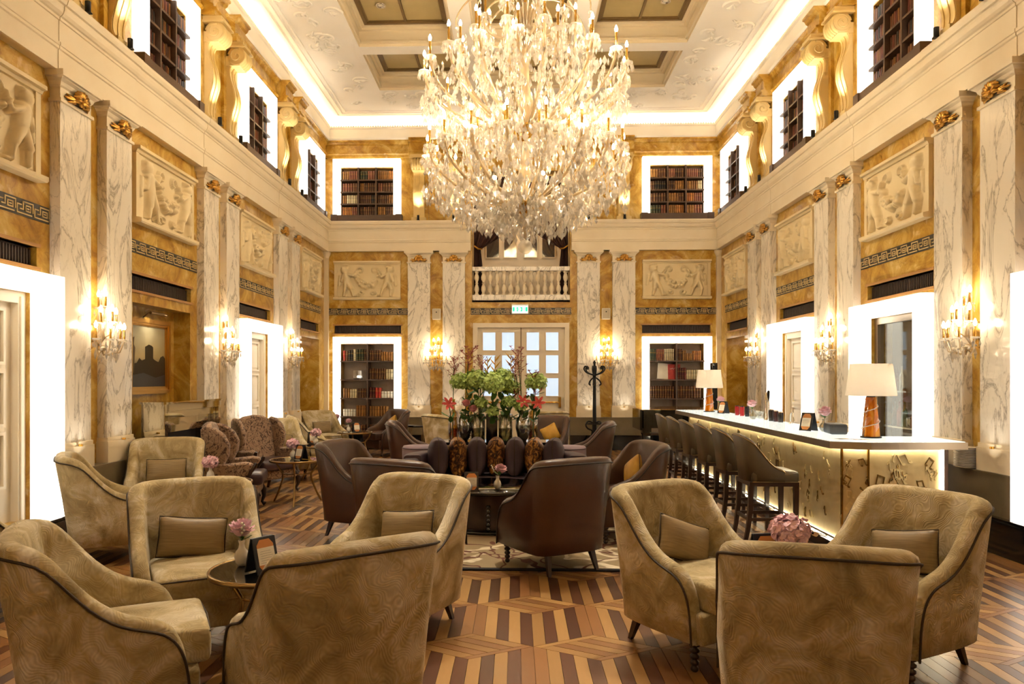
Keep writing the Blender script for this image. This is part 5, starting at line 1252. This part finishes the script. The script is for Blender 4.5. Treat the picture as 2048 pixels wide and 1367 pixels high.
# ================================================================ FLOWERS, VASES, CARDS
def at(x, y, Y): return (VPX_X(x, Y), Y, CAMH + (VPY - y) / F_PX * Y)
def VPX_X(x, Y): return (x - VPX) / F_PX * Y
def petal(mb, c, az, el, L, W, curl, mi=0):
    M_ = T(*c) @ RZ(az) @ RY(-el); vs = []; fs = []
    for i in range(4):
        t = i / 3; wv = W * (.35, .9, 1.0, .45)[i]
        for j in (-1, 0, 1): vs.append((L * t, j * wv, curl * t * t + (.18 * W if j else 0)))
    for i in range(3):
        for j in range(2): a = i * 3 + j; fs.append((a, a + 1, a + 4, a + 3))
    mb.add(vs, fs, mi, True, M_)
def peony(mat):
    mb = MB(); r_ = random.Random(2)
    for lay, (n, el, L) in enumerate(((8, -.25, .056), (9, .1, .062), (10, .45, .062), (10, .8, .06), (9, 1.1, .058), (7, 1.35, .056))):
        for k in range(n): petal(mb, (0, 0, .0), 6.283 * k / n + lay * .4 + r_.uniform(-.2, .2), el + r_.uniform(-.12, .12), L * r_.uniform(.9, 1.1), .022, .022)
    mb.sphere((0, 0, .012), (.042, .042, .034), 10, 6)
    return mb.mesh('bloom', [mat])
def floret_ball(mat, n, R0, fl, flat=1.0, seed=1):
    mb = MB(); r_ = random.Random(seed)
    for k in range(n):
        z = 1 - 2 * (k + .5) / n
        if z < -.75: continue
        a = k * 2.39996; q = math.sqrt(1 - z * z); d = Vector((q * math.cos(a), q * math.sin(a), z))
        p = Vector((d.x * R0, d.y * R0, d.z * R0 * flat)) * r_.uniform(.82, 1.12); dd = (d + Vector((r_.uniform(-.7, .7), r_.uniform(-.7, .7), r_.uniform(-.3, .7)))).normalized(); M_ = Matrix.Translation(p) @ dd.to_track_quat('Z', 'Y').to_matrix().to_4x4() @ RZ(r_.uniform(0, 3))
        mb.add([(0, 0, 0), (fl, fl * .45, .004), (fl * .45, fl, .004), (-fl * .45, fl, .0), (-fl, fl * .45, .004), (-fl, -fl * .45, .004), (-fl * .45, -fl, .0), (fl * .45, -fl, .004), (fl, -fl * .45, .0)], [(0, 8, 1, 2), (0, 2, 3, 4), (0, 4, 5, 6), (0, 6, 7, 8)], 0, False, M_)
    mb.sphere((0, 0, 0), (R0 * .78, R0 * .78, R0 * .78 * flat), 12, 8)
    return mb.mesh('bloom', [mat])
def leafm(L=.07, W=.018):
    mb = MB(); petal(mb, (0, 0, 0), 0, .3, L, W, .015); return mb.mesh('leaf', [M['green']])
B_peony = peony(M['pink']); B_hyd = floret_ball(M['pink'], 190, .062, .0125, .85, 4); L_leaf = leafm()
m_bud = MB().lathe([(.0, 0), (.022, 0), (.034, .02), (.04, .05), (.032, .08), (.018, .098), (.015, .12), (.02, .14), (.016, .14), (.012, .12)], 16).mesh('body', [M['white']])
m_gv = MB().lathe([(.0, 0), (.02, 0), (.042, .022), (.046, .05), (.034, .078), (.018, .095), (.016, .12), (.02, .13), (.018, .13), (.014, .118)], 16).mesh('body', [thinglass('vase_glass', '#eee6cf', .72)])
m_wt = MB().lathe([(0, .004), (.04, .024), (.042, .045), (0, .046)], 14).mesh('water', [plain('vase_water', '#d9dcc4', .1, trans=.6)])
def bud_vase(x, y, z, where, flower, glass=False, sprig=False, lean=(0, 0), sc=1.0):
    v = thing('bud_vase', ('round glass bud vase ' if glass else 'white porcelain bud vase ') + where, 'vase', (x, y, z), 0, 'bud vases', scale=sc)
    obj('body', m_gv if glass else m_bud, None, v)
    if glass: obj('water', m_wt, None, v)
    f = thing('flower', 'pink %s in the bud vase %s' % (flower, where), 'flower', (x, y, z), rnd.uniform(0, 6), 'pink table flowers', scale=sc)
    lx, ly = lean; obj('stem', MB().tube([(0, 0, .03), (lx * .3, ly * .3, .12), (lx, ly, .165)], .003, 5), [M['stem']], f)
    obj('bloom', B_peony if flower == 'peony' else B_hyd, None, f, (lx, ly, .185), (lx * 4, ly * 4, 0), 1.15)
    for k in range(3): obj('leaf', L_leaf, None, f, (lx * .6, ly * .6, .14), (0, rnd.uniform(-.6, .2), 2.1 * k + 1))
    if sprig:
        s = obj('side_sprig', MB().tube([(0, 0, .12), (.05, 0, .2), (.07, .01, .25)], .002, 4), [M['stem']], f)
        for k in range(5): obj('white_bud', MB().sphere((.045 + .007 * k, .01 * (k % 2), .19 + .014 * k), .009, 6, 4), [M['white']], s)
m_brd = MB().box(-.07, .07, -.004, .004, 0, .19).mesh('board', [plain('card_leatherette', '#15141b', .45)])
oct_ = [(-.03, .012), (.03, .012), (.052, .04), (.052, .15), (.03, .178), (-.03, .178), (-.052, .15), (-.052, .04)]
m_sht = MB().prism(oct_, .004, .0055, 0, XZ).mesh('menu_sheet', [plain('menu_orange', '#d08a4c', .6)])
mb = MB().box(-.052, .052, -.0065, -.0055, .045, .135)
m_txt = mb.mesh('menu_text', [M['paper']]); mb = MB()
for k in range(6): mb.box(-.04 + .004 * (k % 2), .04 - .006 * (k % 3), -.0072, -.0065, .055 + .012 * k, .0565 + .012 * k)
m_lin = mb.mesh('print_lines', [plain('print_grey', '#9d9382', .7)])
def menu_card(x, y, z, fx, fy, where):
    t = thing('menu_card', 'black tent menu card with orange sheet ' + where, 'menu card', (x, y, z), math.atan2(fy, fx) + math.pi / 2, 'tent menu cards')
    f = obj('front_board', m_brd, None, t, (0, -.055, .003), (R(-15), 0, 0)); obj('menu_sheet', m_sht, None, f); obj('menu_text', m_txt, None, f); obj('print_lines', m_lin, None, f)
    obj('back_board', m_brd, None, t, (0, .055, .003), (R(15), 0, 0))
TZ = .5602
bud_vase(-1.52, 4.06, TZ, 'on the front left table', 'peony', sprig=True); menu_card(-1.36, 3.93, TZ, .82, -.57, 'on the front left table')
bud_vase(-3.10, 7.42, TZ, 'on the table by the left wall', 'hydrangea')
bud_vase(-2.89, 9.50, TZ, 'on the table by the wing chairs', 'hydrangea', sprig=True); menu_card(-2.74, 9.36, TZ, -.5, -.86, 'on the table by the wing chairs')
bud_vase(-3.12, 11.45, TZ, 'on the table beyond the wing chairs', 'hydrangea'); menu_card(-3.22, 11.62, TZ, .5, -.86, 'on the table beyond the wing chairs')
bud_vase(-3.22, 14.15, TZ, 'on the table before the tall bookcase', 'peony'); menu_card(-3.06, 14.1, TZ, .5, -.86, 'on the table before the tall bookcase')
bud_vase(-3.85, 15.80, TZ, 'in the back left corner', 'peony')
bud_vase(1.455, 3.98, TZ, 'among the lower right chairs', 'hydrangea', sc=1.25); menu_card(1.36, 4.10, TZ, .2, -.98, 'among the lower right chairs')
bud_vase(-.19, 7.60, RUGZ + .4402, 'on the black coffee table', 'peony', sprig=True, lean=(-.04, 0)); menu_card(-.45, 7.50, RUGZ + .4402, .05, -1, 'on the black coffee table')
bud_vase(3.13, 7.62, BT, 'on the bar next to the lamp', 'peony', True, lean=(.03, 0)); menu_card(3.02, 7.74, BT, -.85, -.5, 'near the right end of the bar')
bud_vase(3.12, 9.85, BT, 'in the middle of the bar', 'peony', True, sprig=True, lean=(-.02, 0)); bud_vase(3.22, 11.75, BT, 'at the far end of the bar', 'peony', True); menu_card(3.18, 11.45, BT, -.85, -.5, 'near the far end of the bar')
t = thing('tissue_box', 'small brass box on the table beyond the wing chairs', 'box', (-2.88, 11.42, TZ), .3); obj('box', MB().softbox((0, 0, .03), (.06, .04, .03), .008), [M['brass']], t); obj('slot', MB().box(-.03, .03, -.008, .008, .0601, .062), [M['blackmetal']], t)
# --- the big arrangement on the console
CZ = RUGZ + CTZ; FY = 9.92
yg = thinglass('amber_bottle_glass', '#f0cf6a', .75); sg_ = thinglass('smoke_vase_glass', '#c4cfc4', .62); cg_ = thinglass('cylinder_glass', '#eef0e6', .80)
def vase(x, y, kind, label):
    v = thing('vase', label, 'vase', (x, y, CZ), 0, 'vases on the console table')
    if kind == 'bottle':
        obj('body', MB().lathe([(0, 0), (.065, 0), (.068, .01), (.068, .34), (.055, .38), (.022, .41), (.02, .54), (.026, .56), (.02, .56)], 20), [yg], v); obj('water', MB().lathe([(0, .012), (.062, .012), (.062, .16), (0, .16)], 18), [thinglass('amber_water', '#d99a18', .9)], v)
    elif kind == 'round':
        obj('body', MB().lathe([(0, 0), (.04, 0), (.075, .06), (.10, .18), (.10, .27), (.07, .35), (.06, .38), (.085, .41), (.08, .41)], 20), [sg_], v); obj('water', MB().lathe([(0, .012), (.055, .03), (.085, .12), (.092, .17), (0, .17)], 18), [thinglass('smoke_water', '#59665a', .85)], v)
    elif kind == 'cylinder':
        obj('body', MB().lathe([(0, 0), (.095, 0), (.095, .36), (.09, .36)], 24), [cg_], v); obj('water', MB().lathe([(0, .01), (.088, .01), (.088, .17), (0, .17)], 20), [thinglass('clear_water', '#cdc9a4', .88)], v)
    else:
        obj('body', MB().box(-.075, .075, -.075, .075, 0, .36), [M['black']], v); obj('soil', MB().box(-.07, .07, -.07, .07, .36, .365), [M['stem']], v)
for px_, kd, l in ((905, 'bottle', 'yellow glass bottle vase, left end of the console'), (929, 'round', 'smoky round glass vase, left of the console'), (956, 'cylinder', 'clear glass cylinder vase left of the black vase'), (984, 'square', 'square black vase in the middle of the console'), (1011, 'cylinder', 'clear glass cylinder vase right of the black vase'), (1046, 'round', 'smoky round glass vase, right of the console'), (1066, 'bottle', 'yellow glass bottle vase, right end of the console')):
    vase(VPX_X(px_, FY), FY + (.14 if kd == 'bottle' else 0), kd, l)
G_hyd = floret_ball(M['lime'], 230, .15, .02, .82, 9); G_small = floret_ball(M['lime'], 130, .10, .017, .9, 12)
def stemmed(name, label, cat, head, bx, hx, hy, Y, me, sc=1.0, leaves=3, grp=None, base=.05):
    X0, (X1, _, Z1) = VPX_X(bx, FY), at(hx, hy, Y)
    f = thing(name, label, cat, (X0, FY, CZ), 0, grp); dx, dy, dz = X1 - X0, Y - FY, Z1 - CZ
    obj('stem', MB().tube([(0, 0, base), (dx * .35, dy * .35, dz * .55), (dx * .9, dy, dz)], .006, 5), [M['stem']], f)
    obj(head, me, None, f, (dx, dy, dz), (R(62), 0, rnd.uniform(-.5, .5)) if head == 'petals' else (0, 0, rnd.uniform(0, 6)), sc)
    for k in range(leaves): obj('leaf', L_leaf, None, f, (dx * (.45 + .05 * (k % 5)), dy * .5, dz * (.5 + .07 * (k % 6))), (0, rnd.uniform(-.5, .3), 2.2 * k + hx), rnd.uniform(1.6, 2.4))
for bx, hx, hy, Y, sc, l in ((959, 922, 763, 9.9, .95, 'green hydrangea head at the left of the big arrangement'), (959, 955, 760, 9.85, 1.1, 'green hydrangea head second from the left in the arrangement'), (984, 985, 768, 9.75, 1.05, 'green hydrangea head low in the middle of the arrangement'), (1011, 1003, 758, 9.9, 1.15, 'green hydrangea head right of the middle of the arrangement'), (1011, 1022, 775, 9.95, .8, 'green hydrangea head at the right of the middle cluster'), (1066, 1072, 763, 9.9, .95, 'green hydrangea head alone at the right, wrapped in red sprigs')):
    stemmed('hydrangea', l, 'flower', 'bloom', bx, hx, hy, Y, G_hyd, sc, 8, 'green hydrangeas', .05)
for bx, hx, hy, l in ((984, 985, 822, 'small green flower ball hanging over the black vase'), (959, 962, 806, 'small green flower ball above the left cylinder vase'), (1046, 1040, 810, 'small green flower ball above the right round vase'), (1011, 1018, 803, 'small green flower ball above the right cylinder vase')):
    stemmed('viburnum', l, 'flower', 'bloom', bx, hx, hy, 9.82, G_small, .85, 5, 'small green flower balls', .3)
def sprig(seed):
    mb = MB(); r_ = random.Random(seed)
    for k in range(26):
        a, z, q = r_.uniform(0, 6.28), r_.uniform(-.10, .16), r_.uniform(.02, .10); c = (q * math.cos(a), q * math.sin(a), z); mb.tube([(0, 0, z - .06), c], .0025, 4)
        for j in range(4): petal(mb, c, a + 1.57 * j, .7, .03, .007, -.006)
    return mb.mesh('red_florets', [M['sprig']])
SP = [sprig(s) for s in (1, 2, 3)]
for k, (bx, hx, hy, sc, l) in enumerate(((905, 908, 735, 1.0, 'red star flower sprig far left in the arrangement'), (929, 937, 722, 1.25, 'red star flower sprig above the left hydrangea'), (959, 962, 735, 1.0, 'rust coloured sprig left of the top middle'), (1046, 1036, 722, 1.2, 'red star flower sprig at the upper right'), (1046, 1030, 748, .9, 'red star flower sprig over the right cluster'), (1066, 1068, 770, 1.2, 'red star flower sprig around the lone hydrangea'), (1011, 1030, 790, .7, 'red star flower sprig low on the right'))):
    stemmed('star_flower', l, 'flower', 'red_florets', bx, hx, hy, 9.85, SP[k % 3], sc, 1, 'red star flower sprigs')
def heli():
    mb = MB()
    for k in range(4):
        s = 1 if k % 2 else -1; mb.add([(0, 0, .05 * k), (s * .03, .01, .05 * k + .02), (s * .12, 0, .05 * k + .09), (s * .03, -.01, .05 * k + .035)], [(0, 1, 2, 3)], 0); mb.tube([(0, 0, .05 * k), (s * .05, 0, .05 * k + .04), (s * .13, 0, .05 * k + .10)], [.008, .012, .001], 5)
    mb.tube([(0, 0, -.05), (0, 0, .22)], .006, 5); return mb.mesh('bracts', [M['yellowpetal']])
hm = heli()
for bx, hx, hy, l in ((959, 975, 745, 'orange heliconia spike at the top left of the middle'), (984, 990, 742, 'orange heliconia spike at the top middle'), (1046, 1022, 738, 'orange heliconia spike at the top right')): stemmed('heliconia', l, 'flower', 'bracts', bx, hx, hy, 9.88, hm, .9, 1, 'orange heliconias')
mb = MB()
for k in range(6): petal(mb, (0, 0, 0), 1.047 * k, .45, .12, .026, -.03)
lil = mb.mesh('petals', [M['redpetal']])
for bx, hx, hy, l in ((1046, 1046, 803, 'red lily left of the right yellow bottle'), (1066, 1077, 806, 'red lily over the right yellow bottle'), (905, 897, 808, 'red lily far left over the yellow bottle')): stemmed('lily', l, 'flower', 'petals', bx, hx, hy, 9.78, lil, .85, 3, 'red lilies', .3)
rs = peony(M['rose'])
for bx, hx, hy, l in ((929, 932, 809, 'pink rose, upper of two over the left round vase'), (929, 946, 820, 'pink rose, lower of two over the left round vase')): stemmed('rose', l, 'flower', 'bloom', bx, hx, hy, 9.78, rs, 1.1, 5, 'pink roses', .25)

# ================================================================ CHANDELIER
CHX, CHY = XC, 9.0
ch = thing('chandelier', 'huge tiered crystal chandelier with electric candles hanging from the ceiling', 'chandelier', (CHX, CHY, 0))
obj('suspension_rod', MB().tube([(0, 0, 6.1), (0, 0, 7.79)], .018, 8), [M['brass']], ch)
obj('stem', MB().lathe([(.0, 3.28), (.05, 3.32), (.03, 3.42), (.06, 3.5), (.05, 3.66), (.04, 3.9), (.09, 4.05), (.05, 4.25), (.04, 4.5), (.06, 4.7), (.10, 4.95), (.05, 5.15), (.05, 5.5), (.12, 5.7), (.06, 5.9), (.08, 6.05), (.02, 6.15)], 16), [M['crystalarm']], ch)
for z, r_ in ((3.70, .15), (4.62, .19), (5.72, .12)): obj('hub_bowl', MB().lathe([(.02, z - r_ * .9), (r_ * .6, z - r_ * .62), (r_ * .93, z - r_ * .2), (r_, z), (r_ * 1.04, z + .01), (r_, z + .02), (r_ * .4, z + .03)], 20), [M['brass']], ch)
obj('bottom_ball', MB().sphere((0, 0, 3.19), .088, 14, 10), [M['crystal']], ch)
m_candL = MB().lathe([(.014, 0), (.014, .19), (.010, .195)], 8).mesh('candle', [M['brass']])
m_bulbL = MB().lathe([(.009, .192), (.018, .214), (.019, .228), (.012, .252), (.003, .272)], 8).mesh('bulb', [M['bulb']])
m_bobL = MB().lathe([(.014, -.02), (.04, -.012), (.075, .01), (.072, .018), (.02, .0)], 12).mesh('drip_pan', [M['crystal']])
tiers = [(18, 3.70, .15, [(.45, 3.72), (.85, 3.86), (1.12, 4.08), (1.19, 4.28)], 0), (12, 3.72, .14, [(.35, 3.80), (.6, 3.98), (.72, 4.22), (.74, 4.40)], .2),
         (18, 4.62, .19, [(.45, 4.62), (.85, 4.78), (1.13, 5.02), (1.22, 5.26)], .1), (12, 4.64, .18, [(.38, 4.74), (.62, 4.98), (.78, 5.3), (.80, 5.58)], .26), (8, 5.72, .10, [(.25, 5.68), (.42, 5.72), (.5, 5.82), (.5, 5.92)], .3)]
drops = []; rr = random.Random(21)
for n, hz, r0, pts, ph in tiers:
    for k in range(n):
        a = 6.28318 * (k + ph * n / 6.28) / n; ca, sa = math.cos(a), math.sin(a)
        path = crom([(r0, hz)] + pts, 4)
        obj('arm', MB().tube([(q * ca, q * sa, z) for q, z in path], .019, 6), [M['crystalarm']], ch)
        R1, Z1 = pts[-1]; c = obj('candle', m_candL, None, ch, (R1 * ca, R1 * sa, Z1 + .01)); obj('bulb', m_bulbL, None, c); obj('drip_pan', m_bobL, None, c)
        for q in range(9):
            b = 6.283 * q / 9 + a; drops.append(((R1 * ca + .07 * math.cos(b)), (R1 * sa + .07 * math.sin(b)), Z1 + .01, rr.uniform(.07, .11)))
        for i in range(2, len(path)):
            q, z = path[i]
            for _ in range(3): drops.append((q * ca + rr.uniform(-.04, .04), q * sa + rr.uniform(-.04, .04), z - .02 - rr.uniform(0, .30), rr.uniform(.06, .12)))
for k in range(14):                                                  # glass plumes at the top
    a = 6.28318 * k / 14; ca, sa = math.cos(a), math.sin(a); q = .62 + .2 * (k % 2)
    obj('plume', MB().tube([(r_ * ca, r_ * sa, z) for r_, z in crom([(.06, 5.85), (.14, 6.08), (.32, 6.26), (.55 * q / .7, 6.22), (q, 6.02), (q + .02, 5.86)], 4)], [.016 - .0004 * i for i in range(21)], 6), [M['crystalarm']], ch)
    for j in range(6): drops.append((q * ca, q * sa, 5.88 - .075 * j, .06))
for z0, z1, r0, r1, n in ((3.34, 3.75, .15, 1.0, 460), (3.75, 4.35, .95, 1.26, 560), (4.35, 4.75, .5, 1.15, 300), (4.75, 5.3, 1.05, 1.28, 420), (5.2, 5.55, .4, .95, 260), (3.9, 4.9, .1, .7, 220)):
    for _ in range(n):
        a = rr.uniform(0, 6.2832); q = math.sqrt(rr.uniform(r0 * r0, r1 * r1)); z = rr.uniform(z0, z1)
        if z0 == 3.34: z = 3.30 + .42 * (q / 1.0) ** 1.6 + rr.uniform(0, .36)
        drops.append((q * math.cos(a), q * math.sin(a), z, rr.uniform(.055, .12) if z > 3.9 else rr.uniform(.09, .16)))
for k in range(16):                                                  # swags of beads between neighbouring arms
    a = 6.28318 * k / 16
drops.sort(key=lambda d: d[1] - .25 * d[3])
ud = MB(); drop(ud, (0, 0, 0), 1.0, .27); ud = ud.mesh('crystal', [M['crystal']])
for x, y, z, h in drops[:300]: obj('crystal', ud, None, ch, (x, y, z), (0, 0, rr.uniform(0, 6)), h)
mb = MB()
for x, y, z, h in drops[300:]: drop(mb, (0, 0, 0), h, h * .27, T(x, y, z) @ RZ(rr.uniform(0, 3.14)))
obj('crystal_drops', mb, [M['crystal']], ch, kind='stuff')
M['bulb'].cycles.emission_sampling = 'NONE'
for k in range(6):
    a = 6.28318 * (k + .1 * 18 / 6.28) / 6; lamp('chandelier_glow', 'POINT', (1.22 * math.cos(a), 1.22 * math.sin(a), 5.46), 20, WARM, .022, parent=ch)
    a = 6.28318 * (k) / 6; lamp('chandelier_glow', 'POINT', (1.19 * math.cos(a), 1.19 * math.sin(a), 4.48), 46, WARM, .022, parent=ch)
for k in range(4):  # unseen bulbs added inside to brighten the lower crystals
    a = 1.5708 * k + .5; c = obj('inner_bulb', MB().sphere((.42 * math.cos(a), .42 * math.sin(a), 3.98), .028, 8, 5), [M['bulb']], ch); lamp('chandelier_glow', 'POINT', (.42 * math.cos(a), .42 * math.sin(a), 3.98), 9, WARM, .03, parent=ch)
# ceiling spots for the floor pool; unseen extra ones added to brighten seats and walls
for x, y, tx, ty, e in ((.105, 7.9, .1, 5.3, 420), (-1.9, 7.9, -1.7, 4.4, 520), (2.1, 7.9, 1.6, 4.2, 520), (-1.9, 10.0, -2.4, 9.3, 300), (2.1, 11.9, 2.2, 10.5, 250), (-1.9, 12.0, -2.4, 12.5, 250), (.105, 12.0, -.2, 9.6, 300), (.1, 5.8, .0, 3.3, 220), (-1.9, -.6, -1.2, 2.9, 900), (2.1, -.6, 1.5, 2.9, 900), (-1.9, 3.0, -3.6, 6.4, 420), (2.1, 3.0, 3.6, 6.4, 320)):
    d = Vector((tx - x, ty - y, -7.6)); q = d.to_track_quat('-Z', 'Y').to_euler()
    lamp('ceiling_spot', 'SPOT', (x, y, 7.62), e, WARMW, .05, tuple(q), 34, .9)
